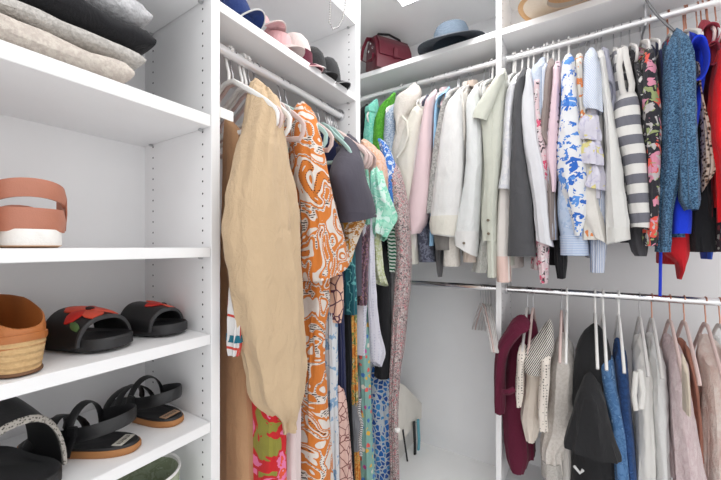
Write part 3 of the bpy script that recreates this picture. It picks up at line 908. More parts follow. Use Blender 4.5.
# ------------------------------------------------------------------ clothes on the lower rod
for i, (u, u1, w) in enumerate(((481, 492, 'outermost'), (483.5, 494, 'second'), (486, 495.5, 'middle'), (488.5, 497, 'fourth'), (491, 498.5, 'innermost'))):
    ph = LOW.px(u, 290, 0)[0]
    yw = math.atan((LOW.px(u1, 355, 0.185)[0] - ph) / 0.185)
    hanger(LOW, ph, 'white' if i != 1 else 'pink', '%s of five bare white hangers bunched left of the divider' % w, slope=0.15, lower=0.0, yaw=yw, thick=(0.0035, 0.006))
BUR = fab('plain', '#5a1830')
def bpart(root, rod, p0, R):
    pts = pxrows(rod, [(322, 512, 530), (345, 498, 512), (362, 495, 507), (400, 494, 506), (411, 495, 505)], 0.15, 0.04)
    loft(rod, pts, 2, 0.005).build('sleeve', BUR, root)
    c = Vector(rod.W(rod.px(509, 391, 0.22)[0], 0.22, rod.px(509, 391, 0.22)[1]))
    MB().tube([c + Vector((-0.018, 0.0, -0.008)), c + Vector((0, -0.012, 0)), c + Vector((0.02, 0, 0.012))], 0.011, 10).build('tie_knot', BUR, root)
garment(LOW, 'cardigan', 'burgundy cardigan with tied front, right of the bare hangers', 'cardigan', BUR,
        [(324, 516, 536), (336, 510, 540), (360, 506, 534), (400, 503, 528), (430, 504, 529), (455, 506, 530), (468, 511, 526)], q=0.14, hq=0.055, slope=0.15, style='white', lower=0.0, short='burgundy cardigan', extra=bpart, amp=0.007)
WB = fab('stripe', '#fbf5ee', '#2e2c2d', sc=5.2, axis='X', rot=(0, -0.5, 0))
def dotp(root, rod, p0, R):
    DM = fab('dots', '#fbf1e6', '#262324', sc=2.3)
    for pts in ([(350, 518, 526), (370, 517, 524), (392, 516, 524), (404, 517, 522)], [(352, 541, 551), (380, 540, 550), (410, 538, 548), (428, 539, 549)]):
        loft(rod, pxrows(rod, pts, 0.175, 0.04), 4, 0.004).build('sleeve', DM, root)
garment(LOW, 'cardigan', 'cream cardigan with black dotted sleeves and striped shoulders', 'cardigan', fab('plain', '#f8ecdf'),
        [(352, 520, 541), (370, 524, 545), (395, 524, 541), (420, 521, 541), (438, 526, 537)], q=0.19, hq=0.045, slope=0.15, style='pink', lower=0.0, short='cream dotted cardigan', amp=0.008,
        extra=lambda r, rod, p0, R: (dotp(r, rod, p0, R), loft(rod, pxrows(rod, [(331, 545, 553), (342, 533, 555), (356, 521, 552), (370, 523, 546)], 0.14, 0.06), 6, 0.004).build('shoulder_yoke', WB, r)))
garment(LOW, 'sweatshirt', 'beige fleece top with gathered grey cuff, between dotted cardigan and black jacket', 'top', fab('knit', '#f2ebe4', '#e0d8d0', sc=0.5),
        [(345, 556, 566), (362, 550, 574), (400, 548, 574), (430, 544, 573), (450, 541, 560), (468, 541, 562)], q=0.15, hq=0.055, slope=0.15, style='pink', lower=0.0, short='beige fleece top', amp=0.009,
        cuff=(455, 470, fab('knit', '#b9b4ae', '#cfcac4'), 1.05))
garment(LOW, 'trousers', 'pale grey lounge trousers hanging right behind the beige fleece top', 'trousers', fab('plain', '#ece7e2'),
        [(350, 560, 574), (400, 560, 577), (450, 557, 577), (500, 556, 580)], q=0.09, hq=0.06, slope=0.15, style='plastic', lower=0.0, short='grey lounge trousers')
BJK = fab('plain', '#262628')
def cape(root, rod, p0, R):
    loft(rod, pxrows(rod, [(384, 583, 598), (400, 576, 606), (425, 569, 612), (446, 563, 620), (452, 563, 621)], 0.19, 0.05), 5, 0.008, tilt=0.0).build('cape_flap', BJK, root)
    c = [rod.W(rod.px(u, v, 0.245)[0], 0.245, rod.px(u, v, 0.245)[1]) for u, v in ((574, 466), (580, 473), (583, 470))]
    MB().tube(c, 0.005, 8).build('drawstring', fab('plain', '#e4e4e4'), root)
garment(LOW, 'jacket', 'black hooded rain jacket with cape flap and white drawstring', 'jacket', BJK,
        [(336, 586, 606), (348, 576, 612), (372, 573, 609), (400, 573, 606), (440, 572, 615), (500, 568, 622)], q=0.15, hq=0.06, slope=0.15, style='plastic', lower=0.0, short='black rain jacket', extra=cape, amp=0.008)
garment(LOW, 'jacket', 'light wash denim jacket between the black jacket and dark jeans', 'jacket', fab('mottle', '#5d85b3', '#4a719f', '#84a8cf', sc=1.3),
        [(352, 601, 608), (362, 598, 614), (390, 601, 618), (420, 608, 624), (470, 612, 630), (500, 613, 632)], q=0.165, hq=0.05, slope=0.15, style='plastic', lower=0.0, short='light denim jacket')
garment(LOW, 'jeans', 'dark blue jeans folded over a hanger, right of the light denim jacket', 'jeans', fab('mottle', '#2c4a7a', '#253f6a', '#39598c', sc=1.5),
        [(352, 616, 625), (364, 615, 628), (400, 617, 630), (440, 620, 634), (500, 624, 640)], q=0.15, hq=0.055, slope=0.15, style='plastic', lower=0.0, short='dark blue jeans')
CRM = fab('plain', '#f8f6f2', bump=0.5)
garment(LOW, 'top', 'off-white knotted top, right of the dark jeans', 'top', CRM,
        [(348, 638, 646), (362, 633, 652), (400, 633, 653), (450, 634, 655), (500, 634, 656)], q=0.14, hq=0.06, slope=0.15, style='white', lower=0.0, short='off-white knotted top', amp=0.008,
        extra=lambda r, rod, p0, R: MB().tube([rod.W(rod.px(u, v, 0.215)[0], 0.215, rod.px(u, v, 0.215)[1]) for u, v in ((636, 372), (634, 395), (636, 410), (641, 408), (643, 392), (640, 370))], 0.008, 8).build('tie_loop', CRM, r))
garment(LOW, 'blouse', 'white pleated blouse left of the mauve fleece', 'blouse', fab('plain', '#fcfcfb', bump=0.6),
        [(346, 650, 660), (358, 649, 665), (400, 650, 667), (450, 653, 669), (500, 655, 671)], q=0.145, hq=0.055, slope=0.15, style='copper', lower=0.0, short='white pleated blouse', amp=0.008)
garment(LOW, 'jacket', 'dusty mauve fluffy fleece jacket with cream lining', 'jacket', fab('fur', '#c2a6aa', '#eee0e0'),
        [(350, 670, 682), (360, 667, 688), (385, 667, 690), (420, 669, 696), (460, 672, 703), (500, 674, 712)], q=0.175, hq=0.055, slope=0.15, style='copperpink', lower=0.0, short='mauve fleece jacket', amp=0.007,
        extra=lambda r, rod, p0, R: loft(rod, pxrows(rod, [(362, 681, 688), (385, 682, 690), (412, 683, 691)], 0.205, 0.03), 6, 0.003).build('lining', fab('plain', '#d9cbb9'), r))
garment(LOW, 'top', 'terracotta suede top beside the mauve fleece', 'top', fab('plain', '#a87260'),
        [(352, 684, 692), (368, 684, 696), (400, 690, 699), (460, 697, 703)], q=0.135, hq=0.06, slope=0.15, style='copperpink', lower=0.0, short='terracotta top')
garment(LOW, 'coat', 'blush and cream fur coat, wide at the right edge', 'coat', fab('fur', '#d2aea4', '#fbf2ea', sc=0.6),
        [(348, 698, 722), (362, 697, 738), (400, 700, 742), (450, 704, 746), (500, 706, 748)], q=0.13, hq=0.06, slope=0.15, style='copperpink', lower=0.0, short='blush fur coat', amp=0.008)
garment(LOW, 'blouse', 'plain white blouse cut by the right edge behind the blush coat', 'blouse', fab('plain', '#e8e8e6'),
        [(352, 722, 734), (372, 722, 742), (420, 724, 744), (500, 726, 746)], q=0.16, slope=0.15, style='copper', lower=0.0, short='white blouse cut by the right edge')
# ------------------------------------------------------------------ clothes on the left rod
TAN = fab('plain', '#bd9470'); BEI = fab('plain', '#d3b896', bump=0.9)
for u, s_, w in ((214, 'plastic', 'nearest white plastic hanger on the left rod, half behind the panel'),
                 (219, 'pink', 'pale pink hanger nearest the panel on the left rod'),
                 (226, 'white', 'thick white hanger in front of the beige dress')):
    hanger(LEFT, LEFT.px(u, 55, 0)[0] + 0.11, s_, w, slope=0.07, hw=0.15, lower=0.045)
def tg(root, rod, p0, R):
    c = rod.W(rod.px(227, 115, 0.16)[0], 0.16, rod.px(227, 115, 0.16)[1])
    MB().box((c.x, c.y - 0.02, c.z - 0.012), (c.x + 0.003, c.y + 0.016, c.z + 0.012), 0.0005).build('paper_tag', paint('#eceae6', 0.6), root)
garment(LEFT, 'dress', 'long plain tan dress, nearest on the left rod beside the panel', 'dress', TAN,
        [(122, 224, 240), (150, 222, 244), (200, 221, 246), (280, 220, 246), (350, 220, 248), (420, 219, 252), (520, 219, 258)], part='sleeve', q=0.015, hq=0.07, style='plastic', short='tan dress', extra=tg, amp=0.006, body=False)
garment(LEFT, 'dress', 'long beige cotton dress with a huge balloon sleeve gathered at the cuff', 'dress', BEI,
        [(83, 252, 272), (91, 248, 276), (104, 244, 279), (123, 241, 281), (160, 234, 285), (200, 227, 293), (250, 226, 297), (285, 231, 300), (330, 238, 301), (365, 247, 302), (397, 253, 299), (408, 262, 296), (416, 272, 294), (422, 278, 292), (430, 277, 293)],
        q=0.165, hq=0.06, style='plastic', short='beige balloon sleeve dress', amp=0.013, body=False, M=44, tilt=0)
garment(LEFT, 'blouse', 'white blouse with teal and red trimmed sleeve between tan and beige dresses', 'blouse', fab('line', '#e9e7e6', '#c4493f', sc=0.5),
        [(200, 240, 250), (300, 228, 241), (330, 227, 241), (342, 226, 241), (355, 228, 238)], q=0.13, hq=0.04, style='pink', body=False, short='teal trimmed white blouse', cuff=(336, 343, fab('plain', '#1d6478'), 1.1))
garment(LEFT, 'dress', 'vivid red, pink and olive floral dress, hem below the beige sleeve', 'dress', fab('mottle', '#8f8a3c', '#c3262c', '#e77ba8', '#e2553a', '#e6a2c2', sc=0.28),
        [(200, 256, 272), (380, 248, 284), (430, 250, 284), (520, 248, 284)], q=0.11, hq=0.07, style='pink', short='red and pink floral dress', body=False)
garment(LEFT, 'dress', 'pale blush satin dress left of the orange kimono', 'dress', fab('plain', '#e6d3d2', rough=0.45, bump=0.15),
        [(180, 286, 298), (400, 280, 300), (450, 275, 300), (530, 270, 302)], q=0.13, hq=0.06, style='mint', short='blush satin dress', body=False)
ORG = fab('swirl', '#d07a36', '#efe6de', '#3a2a22', sc=1.0)
def kim(root, rod, p0, R):
    loft(rod, pxrows(rod, [(255, 300, 328), (290, 300, 329), (340, 300, 324), (397, 296, 326), (450, 294, 331), (530, 292, 334)], 0.135, 0.06), 12, 0.007, M=40).build('skirt_panel', ORG, root)
garment(LEFT, 'kimono', 'orange and white scroll printed kimono with wide sleeve', 'kimono', ORG,
        [(104, 300, 312), (114, 293, 316), (130, 290, 319), (165, 290, 326), (200, 296, 333), (235, 299, 342), (255, 299, 347), (268, 299, 349), (276, 300, 338)], q=0.165, hq=0.055, style='pink', short='orange scroll kimono', extra=kim, amp=0.007, body=470, tilt=-3, M=40)
garment(LEFT, 'dress', 'white dress with washed blue blooms right of the orange kimono', 'dress', fab('mottle', '#e3e6ea', '#e3e6ea', '#88a9c9', '#4a7099', sc=0.75),
        [(200, 326, 338), (290, 322, 338), (330, 322, 337), (400, 325, 337), (440, 325, 338), (530, 324, 340)], q=0.14, hq=0.06, style='mint', short='blue bloom dress', body=False)
def nv(root, rod, p0, R):
    loft(rod, pxrows(rod, [(268, 334, 342), (285, 330, 343), (305, 329, 343), (322, 331, 341)], 0.165, 0.045), 4, 0.004).build('flower_panel', fab('line', '#e8bfa8', '#5b3a4a', sc=0.8), root)
    loft(rod, pxrows(rod, [(388, 337, 344), (400, 335, 346), (440, 334, 350), (530, 331, 356)], 0.155, 0.055), 4, 0.006).build('skirt', fab('line', '#e2bdb2', '#7a4a48', sc=1.1), root)
garment(LEFT, 'dress', 'navy dress with peach flowers and a line drawn pink skirt', 'dress', NAVY,
        [(220, 332, 342), (280, 330, 344), (330, 331, 345), (400, 334, 346)], q=0.125, hq=0.06, style='mint', short='navy and pink dress', extra=nv, body=410)
garment(LEFT, 't_shirt', 'charcoal t-shirt with neat hemmed short sleeve', 't-shirt', fab('plain', '#4b4852', bump=0.2),
        [(136, 346, 358), (143, 343, 360), (151, 340, 360), (163, 332, 363), (180, 328, 366), (195, 333, 371), (208, 337, 374), (216, 338, 375)], q=0.175, hq=0.055, style='pink', short='charcoal t-shirt', tilt=-5, amp=0.003, body=300,
        cuff=(211, 216, fab('plain', '#46434d', bump=0.2), 1.02))
garment(LEFT, 'blouse', 'mustard and white floral blouse, sleeve end below the charcoal t-shirt', 'blouse', fab('mottle', '#c28a2e', '#e9dfd0', '#a46a2a', '#e7cda0', sc=1.0),
        [(160, 345, 360), (213, 339, 366), (225, 340, 364), (240, 345, 358), (262, 346, 351)], q=0.16, hq=0.05, style='mint', short='mustard floral blouse')
garment(LEFT, 'dress', 'deep teal paisley blouse hanging under the mustard sleeve', 'blouse', fab('paisley', '#1d5560', '#1d5560', '#5fa3a3', sc=1.2),
        [(200, 342, 354), (240, 341, 355), (280, 342, 356), (305, 343, 357), (314, 344, 357)], q=0.14, hq=0.055, style='mint', short='teal paisley blouse')
garment(LEFT, 'dress', 'plain black dress below the teal paisley blouse', 'dress', fab('plain', '#131316'),
        [(240, 343, 353), (320, 342, 351), (400, 345, 352), (470, 346, 354), (530, 346, 355)], q=0.125, hq=0.06, style='white', short='plain black dress', body=False)
def ft(root, rod, p0, R):
    c = [rod.W(rod.px(u, v, 0.2)[0], 0.2, rod.px(u, v, 0.2)[1]) for u, v in ((360, 398), (359, 412), (362, 424), (360, 440), (361, 455))]
    MB().tube(c, 0.006, 8).build('tassel_tie', fab('stripe', '#e9e7e4', '#2e3038', sc=5), root)
garment(LEFT, 'dress', 'grey dress panel with a beaded tassel tie, beside the multicoloured dress', 'dress', fab('plain', '#7d7f84'),
        [(340, 353, 359), (400, 350, 360), (430, 350, 361), (449, 350, 361)], q=0.14, hq=0.045, style='white', short='grey tasselled dress', extra=ft)
garment(LEFT, 'dress', 'orange and olive leaf print dress beside the plain black dress', 'dress', fab('mottle', '#c4742e', '#e0a85a', '#6c7a42', '#d9c7a0', sc=1.4),
        [(230, 348, 358), (310, 349, 357), (400, 351, 358), (440, 353, 359), (530, 354, 362)], q=0.13, hq=0.05, style='pink', short='orange leaf dress', body=False)
garment(LEFT, 'blouse', 'purple and gold snake scale blouse right of the teal paisley', 'blouse', fab('paisley', '#4a3844', '#b58c6a', '#8a6a86', sc=2.2),
        [(190, 358, 368), (220, 357, 370), (260, 356, 369), (295, 356, 368), (305, 358, 367)], q=0.155, hq=0.05, style='pink', short='snake scale blouse')
garment(LEFT, 'dress', 'multicoloured confetti print dress below the snake scale blouse', 'dress', fab('flower', '#7fa8a0', '#d8605a', '#e3b24a', '#3f6fb0', '#e8e0d4', '#b04a8a', sc=1.5),
        [(280, 360, 370), (310, 357, 369), (360, 357, 369), (420, 359, 371), (450, 358, 373), (530, 357, 375)], q=0.14, hq=0.055, style='mint', short='confetti print dress', body=False)
garment(LEFT, 'blouse', 'lavender white eyelet blouse with a pointed hem', 'blouse', fab('dots', '#dcdbe6', '#b9b8cc', sc=2.2),
        [(200, 366, 374), (250, 366, 374), (290, 367, 375), (330, 369, 379), (352, 369, 384), (364, 371, 380)], q=0.165, hq=0.045, style='white', short='lavender eyelet blouse', tilt=4)
garment(LEFT, 'blouse', 'cream and sage print blouse left of the slim black dress', 'blouse', fab('mottle', '#d9dcc6', '#b6bd92', '#e8e6da', sc=1.8),
        [(200, 370, 380), (235, 370, 381), (270, 372, 384), (284, 374, 388)], q=0.16, hq=0.045, style='mint', short='cream sage blouse', tilt=3)
garment(LEFT, 'dress', 'slim black dress behind the mint blouse', 'dress', fab('plain', '#1d1d20'),
        [(230, 378, 388), (290, 376, 391), (340, 376, 392), (376, 375, 392)], q=0.14, hq=0.055, style='white', short='slim black dress')
garment(LEFT, 'dress', 'long bright blue dress with round turquoise blossoms', 'dress', fab('cells', '#e0eaf2', '#2f6fc0', '#4a97d4', '#2a58a8', '#3c7fc8', sc=1.9),
        [(330, 374, 390), (380, 372, 391), (420, 373, 393), (460, 372, 395), (530, 370, 398)], q=0.125, hq=0.06, style='mint', short='blue blossom dress', body=False, amp=0.01)
def pk(root, rod, p0, R):
    capsleeve(root, rod, 384, 165, 7, 26, 0.17, 0.09, fab('mottle', '#d9b7a4', '#c79a84', '#e6cdbf', sc=1.5))
garment(LEFT, 'blouse', 'peach tan blouse with pink hanger showing, right of the charcoal t-shirt', 'blouse', fab('mottle', '#e2bfae', '#d9a98e', '#ecd6ca', sc=1.2),
        [(142, 362, 376), (150, 360, 382), (165, 362, 386), (190, 370, 388), (205, 372, 386)], q=0.13, hq=0.05, style='pink', short='peach tan blouse')
garment(LEFT, 'blouse', 'mint green watercolour blouse with drooping sleeve', 'blouse', fab('mottle', '#a5dcc6', '#84cdb2', '#cdeee2', '#e6f4ee', sc=0.9),
        [(160, 372, 380), (180, 369, 384), (196, 369, 389), (208, 370, 394), (216, 371, 397), (228, 371, 391), (237, 373, 386)], q=0.175, hq=0.05, style='mint', short='mint watercolour blouse', amp=0.01, tilt=4)
garment(LEFT, 'blouse', 'green and white diagonal striped blouse under the mint sleeve', 'blouse', fab('stripe', '#1f6045', '#e6ebe4', sc=2.4, rot=(0.7, 0, 0)),
        [(180, 384, 394), (215, 385, 398), (240, 387, 401), (262, 388, 401), (272, 389, 397)], q=0.16, hq=0.045, style='mint', short='green striped blouse')
garment(LEFT, 'blouse', 'cobalt and white batik blouse right of the peach tan blouse', 'blouse', fab('mottle', '#3f78c4', '#2f62b0', '#dbe6f2', '#5f98d8', sc=1.5),
        [(140, 378, 386), (160, 382, 394), (185, 385, 399), (205, 386, 401), (214, 388, 400)], q=0.165, hq=0.045, style='mint', short='cobalt batik blouse', tilt=2)
def long_edge(root, rod, p0, R):
    c = rod.W(rod.px(397.5, 432, 0.235)[0], 0.235, rod.px(397.5, 432, 0.235)[1])
    MB().lathe([(0.001, 0), (0.011, 0.003), (0.012, 0.012), (0.001, 0.016)], (c.x, c.y, c.z), 14).build('tag', PLASTIC, root)
DIT = fab('mottle', '#5d5054', '#8d7f80', '#ddd0cb', '#6d6164', '#c0636e', '#d9cac6', sc=3.6)
garment(LEFT, 'dress', 'long ditsy rose print dress, last on the left rod by the corner', 'dress', DIT,
        [(160, 385, 398), (185, 389, 404), (215, 393, 409), (250, 396, 411), (290, 394, 410), (320, 392, 407), (345, 391, 405), (370, 390, 401), (420, 389, 398), (460, 390, 399), (530, 391, 400)], q=0.2, hq=0.03, style='pink', short='ditsy rose dress', extra=long_edge, body=False)
garment(LEFT, 'cardigan', 'white knit cardigan edge beside the ditsy rose dress', 'cardigan', fab('plain', '#dcd9dc'),
        [(240, 390, 398), (290, 389, 399), (330, 391, 398)], q=0.15, hq=0.04, style='white', short='white cardigan edge')
# cream bag shape with scarf in the corner below the rods
tb = thing('tote_bag', (-0.86, 1.5, 0.0), 'cream fold-over bag low in the corner beyond the rose print dress', 'bag')
XB = -0.83
def tri(pts, x, th):
    lo = [atX(u, v, x) for u, v in pts]
    r0 = [p + Vector((0, 0, 0)) for p in lo]
    r1 = [p + Vector((-th, 0.01, 0)) for p in lo]
    return MB().loops([[p + (sum(lo, Vector()) / len(lo) - p) * 0.03 + Vector((0.006, 0, 0)) for p in lo], r0, r1])
tri([(394, 380), (404, 385), (426, 408), (425, 413), (412, 427), (402, 440), (392, 442)], XB + 0.05, 0.05).build('flap', fab('plain', '#fffaf0'), tb)
tri([(394, 425), (404, 430), (414, 424), (421, 425), (420, 452), (415, 470), (404, 482), (394, 482)], XB + 0.01, 0.07).build('bag_body', fab('plain', '#f4f1ec'), tb)
MB().tube([atX(u, v, XB + 0.06) for u, v in ((403, 430), (405, 445), (407, 458), (408, 466))], 0.005, 8).build('handle', BLACKP, tb)
sc_ = thing('scarf', atX(417, 470, XB + 0.06), 'teal, black and grey scarf draped over the cream bag', 'scarf')
for nm, pts, m in (('scarf_fold', [(418, 420), (419, 440), (418, 458)], fab('mottle', '#6fb0c0', '#8fc6d2', sc=1)), ('scarf_fold', [(414, 422), (415, 445), (415, 466)], fab('plain', '#2b2b2d')), ('scarf_fold', [(417, 455), (417.5, 462), (417, 470)], fab('plain', '#9b9a9a'))):
    MB().tube([atX(u, v, XB + 0.07) for u, v in pts], 0.012, 12, flat=(0.012, 0.007), axis=(0, 1, 0)).build(nm, m, sc_)

# ------------------------------------------------------------------ folded knits on the top left shelf
def folded(name, label, mat, y0, y1, x0, x1, z0, z1, seed, cat='sweater', droop=0.0):
    """a soft folded slab: rounded front roll, wrinkled, resting on z0"""
    M = 40; rings = []
    n = 26
    for j in range(n):
        f = j / (n - 1); y = y0 + (y1 - y0) * f
        e = min(1, (1 - abs(2 * f - 1)) * 9 + 0.15) ** 0.5
        r = []
        for i in range(M):
            a = 2 * PI * i / M
            ca, sa = math.cos(a), math.sin(a)
            cx = math.copysign(abs(ca) ** 0.5, ca) * (x1 - x0) / 2; cz = math.copysign(abs(sa) ** 0.75, sa) * (z1 - z0) / 2 * e
            w = noise.noise(Vector((ca * 1.5 + seed, y * 9, sa * 1.5))) * 0.009 + noise.noise(Vector((ca * 3, y * 22 + seed, sa * 3))) * 0.004
            x = (x0 + x1) / 2 + cx * (1 + w * 2.2)
            z = (z0 + z1) / 2 + cz + (w if sa > -0.25 else 0) * e
            r.append(Vector((x + noise.noise(Vector((y * 7, seed, 0))) * 0.008, y, max(z, z0 + 0.0005) - (droop * f * f if sa > -2 else 0))))
        rings.append(r)
    o = MB().loops(rings).build(name, mat, base=((x0 + x1) / 2, (y0 + y1) / 2, z0))
    return tag(o, label, cat, 'folded knits on the shelf')
ZS = Z(0.334)
KN = [('folded_blanket', 'cream and pink speckled chunky knit, lowest of the folded stack', fab('knit', '#e6ddd2', '#cfc4bb', sc=0.5), -0.02, 0.345, -1.05, -0.782, 0.0, 0.055, 'blanket'),
      ('folded_sweater', 'oatmeal grey knit folded just above the cream speckled one', fab('knit', '#bdb9b4', '#d6d2cd', sc=0.8), -0.02, 0.375, -1.05, -0.795, 0.055, 0.092, 'sweater'),
      ('folded_trousers', 'black folded trousers in the middle of the stack', fab('plain', '#222225'), -0.04, 0.392, -1.05, -0.79, 0.092, 0.148, 'trousers'),
      ('folded_sweater', 'light grey fluffy sweater folded above the black trousers', fab('knit', '#b9b9bc', '#d3d3d6', sc=0.5), 0.0, 0.39, -1.06, -0.80, 0.149, 0.212, 'sweater'),
      ('folded_sweater', 'mid grey sweater topmost of the folded stack', fab('knit', '#a3a3a5', '#bcbcbe', sc=0.6), 0.0, 0.385, -1.06, -0.835, 0.213, 0.27, 'sweater')]
for i, (nm, lb, m, y0, y1, x0, x1, z0, z1, ct) in enumerate(KN):
    folded(nm, lb, m, y0, y1, x0, x1, ZS + z0 + 0.001, ZS + z1, i * 2.3 + 1, ct)

# ------------------------------------------------------------------ shoes
def sole_pts(L, w0, w1, n=40):
    """outline, heel at x=0, toe at x=L"""
    pts = []
    for i in range(n):
        a = 2 * PI * i / n
        x = (1 - math.cos(a)) / 2
        w = (w0 * (1 - x) + w1 * x) * (1 - 0.16 * math.sin(PI * x) ** 4)
        s_ = math.sin(a)
        pts.append((L * (0.5 - 0.5 * math.copysign(abs(math.cos(a)) ** 0.85, math.cos(a))), w * math.copysign(abs(s_) ** 0.75, s_) / 2))
    return pts
def slab(mb, M, pts, z0, z1, k0=0.94, k1=0.97, cup=0.0, rise=0.0, L=0.25):
    cx = sum(p[0] for p in pts) / len(pts)
    def ring(k, z):
        return [M @ Vector((cx + (x - cx) * k, y * k, z + rise * (x / L) ** 2)) for x, y in pts]
    mb.loops([ring(k0, z0), ring(1.0, z0 + 0.004), ring(1.0, z1 - 0.004), ring(k1, z1), ring(k1 * 0.9, z1 - cup)])
    return mb
def band(mb, M, path, w, th, ax):
    """strap: path of centres, width along ax, thickness th"""
    mb.tube([M @ Vector(p) for p in path], 0.01, 10, flat=(w, th), axis=(M.to_3x3() @ Vector(ax)))
    return mb
def arch(mb, M, x0, x1, W0, W1, H0, H1, zb, th=0.004, n=20, lean=0.0):
    """upper over the foot from x0 to x1 with real thickness"""
    rings = []
    for j in range(9):
        f = j / 8
        x = x0 + (x1 - x0) * f; w = W0 + (W1 - W0) * f; h = H0 + (H1 - H0) * f
        h *= 1 + 0.05 * math.sin(PI * f)
        outer, inner = [], []
        for i in range(n + 1):
            a = PI * i / n
            y = math.cos(a); z = math.sin(a)
            y = math.copysign(abs(y) ** 0.8, y)
            xx = x + lean * z
            outer.append(M @ Vector((xx, y * w / 2, zb + z * h)))
            inner.append(M @ Vector((xx, y * (w / 2 - th), zb + z * (h - th))))
        rings.append(outer + inner[::-1])
    mb.loops(rings)
    return mb
def place(p, yaw, z, roll=0, k=1.0):
    return Matrix.Translation((p.x, p.y, z)) @ Matrix.Rotation(yaw, 4, 'Z') @ Matrix.Rotation(roll, 4, 'X') @ Matrix.Diagonal((k, k, k, 1))

Z2, Z3, Z4, Z5 = Z(-0.0035), Z(-0.224), Z(-0.447), Z(-0.7195)
BLR = paint('#232325', 0.55, name='black_rubber', bump=0.25)
BLL = leather('#1b1b1d', 0.4)
# terracotta sandal on a white sole, heel to the room
TER = leather('#b5765f', 0.5); WSOLE = paint('#e8e6e2', 0.6, name='white_foam', bump=0.5)
def terr(pc, yaw, label):
    M = place(pc, yaw, Z2, k=1.12)
    t = thing('sandal', tuple(M @ Vector((0.12, 0, 0))), label, 'sandal', 'terracotta sandals')
    P = sole_pts(0.245, 0.092, 0.1)
    slab(MB(), M, P, 0.0, 0.007, 0.9).build('outsole', paint('#c9a687', 0.7), t)
    slab(MB(), M, P, 0.0035, 0.03, 0.99, cup=0.004).build('midsole', WSOLE, t)
    mb = MB()      # heel counter
    def wrap(z0, z1, zf, a0, rx, ry, th, cx):
        rings = []
        n = 24
        for i in range(n + 1):
            a = -a0 + 2 * a0 * i / n
            x, y = -math.cos(a), math.sin(a)
            lift = zf * (1 - math.cos(a)) / 2
            dz = 0
            rings.append([M @ Vector((cx + x * rx, y * ry, z0 + lift)), M @ Vector((cx + x * (rx + 0.002), y * (ry + 0.002), (z0 + z1) / 2 + lift)), M @ Vector((cx + x * rx * 0.98, y * ry * 0.98, z1 + lift)),
                          M @ Vector((cx + x * (rx - th), y * (ry - th), z1 + lift)), M @ Vector((cx + x * (rx - th), y * (ry - th), z0 + lift))])
        return MB().loops(rings)
    wrap(0.026, 0.064, 0.0, 1.75, 0.043, 0.043, 0.004, 0.05).build('heel_strap', TER, t)
    wrap(0.082, 0.112, -0.03, 2.0, 0.046, 0.047, 0.004, 0.062).build('ankle_strap', TER, t)
    wrap(0.058, 0.09, 0.0, 0.35, 0.047, 0.046, 0.003, 0.055)
    arch(MB(), M, 0.13, 0.18, 0.094, 0.098, 0.055, 0.045, 0.022).build('toe_strap', TER, t)
    for s_ in (-1, 1):
        band(MB(), M, [(0.05, s_ * 0.045, 0.085), (0.052, s_ * 0.046, 0.06), (0.056, s_ * 0.045, 0.03)], 0.007, 0.002, (1, 0, 0)).build('side_strap', TER, t)
c1 = atX(38, 240, -0.80)
terr(c1, PI - 0.06, 'terracotta leather sandal on thick white sole, its heel to the room')
terr(atX(-42, 240, -0.805), PI + 0.03, 'terracotta sandal half out of view, left of its mate')

# woven espadrille wedge with orange leather rim
def espadrille(pc, yaw, label):
    M = place(pc, yaw, Z3, k=1.08)
    t = thing('espadrille', tuple(M @ Vector((0.11, 0, 0))), label, 'shoe')
    P = sole_pts(0.23, 0.078, 0.095)
    slab(MB(), M, P, 0, 0.007, 0.94).build('outsole', paint('#6b4a30', 0.7), t)
    JT = NT('woven_jute'); co = JT.coords()
    w1 = wave(JT, co, 26, 'Z', 1.2, 2, 3); nz = noise_fac(JT, co, 160, 3, 0.7)
    JT.l(JT.mix(nz, '#e0c08f', '#b48a58'), JT.b.inputs['Base Color']); JT.b.inputs['Roughness'].default_value = 0.9
    JT.bump(w1, 0.9, 0.004)
    mb = MB(); cx = 0.1
    def ring(k, z): return [M @ Vector((cx + (x - cx) * k, y * k, z)) for x, y in P]
    def ring2(k, zf):  # wedge falling to the toe
        return [M @ Vector((cx + (x - cx) * k, y * k, zf(x))) for x, y in P]
    n = 14
    rings = []
    for j in range(n + 1):
        f = j / n
        kk = 0.95 + 0.13 * f + 0.012 * abs(math.sin(f * PI * 7))
        rings.append(ring2(kk, lambda x, f=f: 0.006 + f * (0.058 - 0.03 * max(0, x) / 0.23)))
    MB().loops(rings).build('jute_wedge', JT.m, t)
    OR = leather('#b06a35', 0.42)
    rings = []
    for (k, a, b) in ((1.08, 0.057, 0.028), (1.105, 0.062, 0.033), (1.10, 0.069, 0.04), (1.04, 0.069, 0.04), (1.0, 0.058, 0.03)):
        rings.append(ring2(k, lambda x, a=a, b=b: a + (b - a) * max(0, x) / 0.23))
    MB().loops(rings).build('leather_rim', OR, t)
    # leather upper: low at the heel, rising towards the toe
    def wall(k, base, rise):
        return ring2(k, lambda x: base + rise * max(0.0, min(1.0, (x + 0.005) / 0.11)) ** 0.8)
    rings = [wall(1.05, 0.05, -0.018), wall(1.06, 0.067, 0.020), wall(1.03, 0.072, 0.040), wall(0.985, 0.073, 0.041), wall(0.97, 0.065, 0.020), wall(0.95, 0.045, -0.01)]
    MB().loops(rings, cap0=False).build('upper', OR, t)
    return t
espadrille(atX(28, 375, -0.795), PI + 0.12, 'espadrille wedge with woven jute heel and orange leather, left end of the shelf')

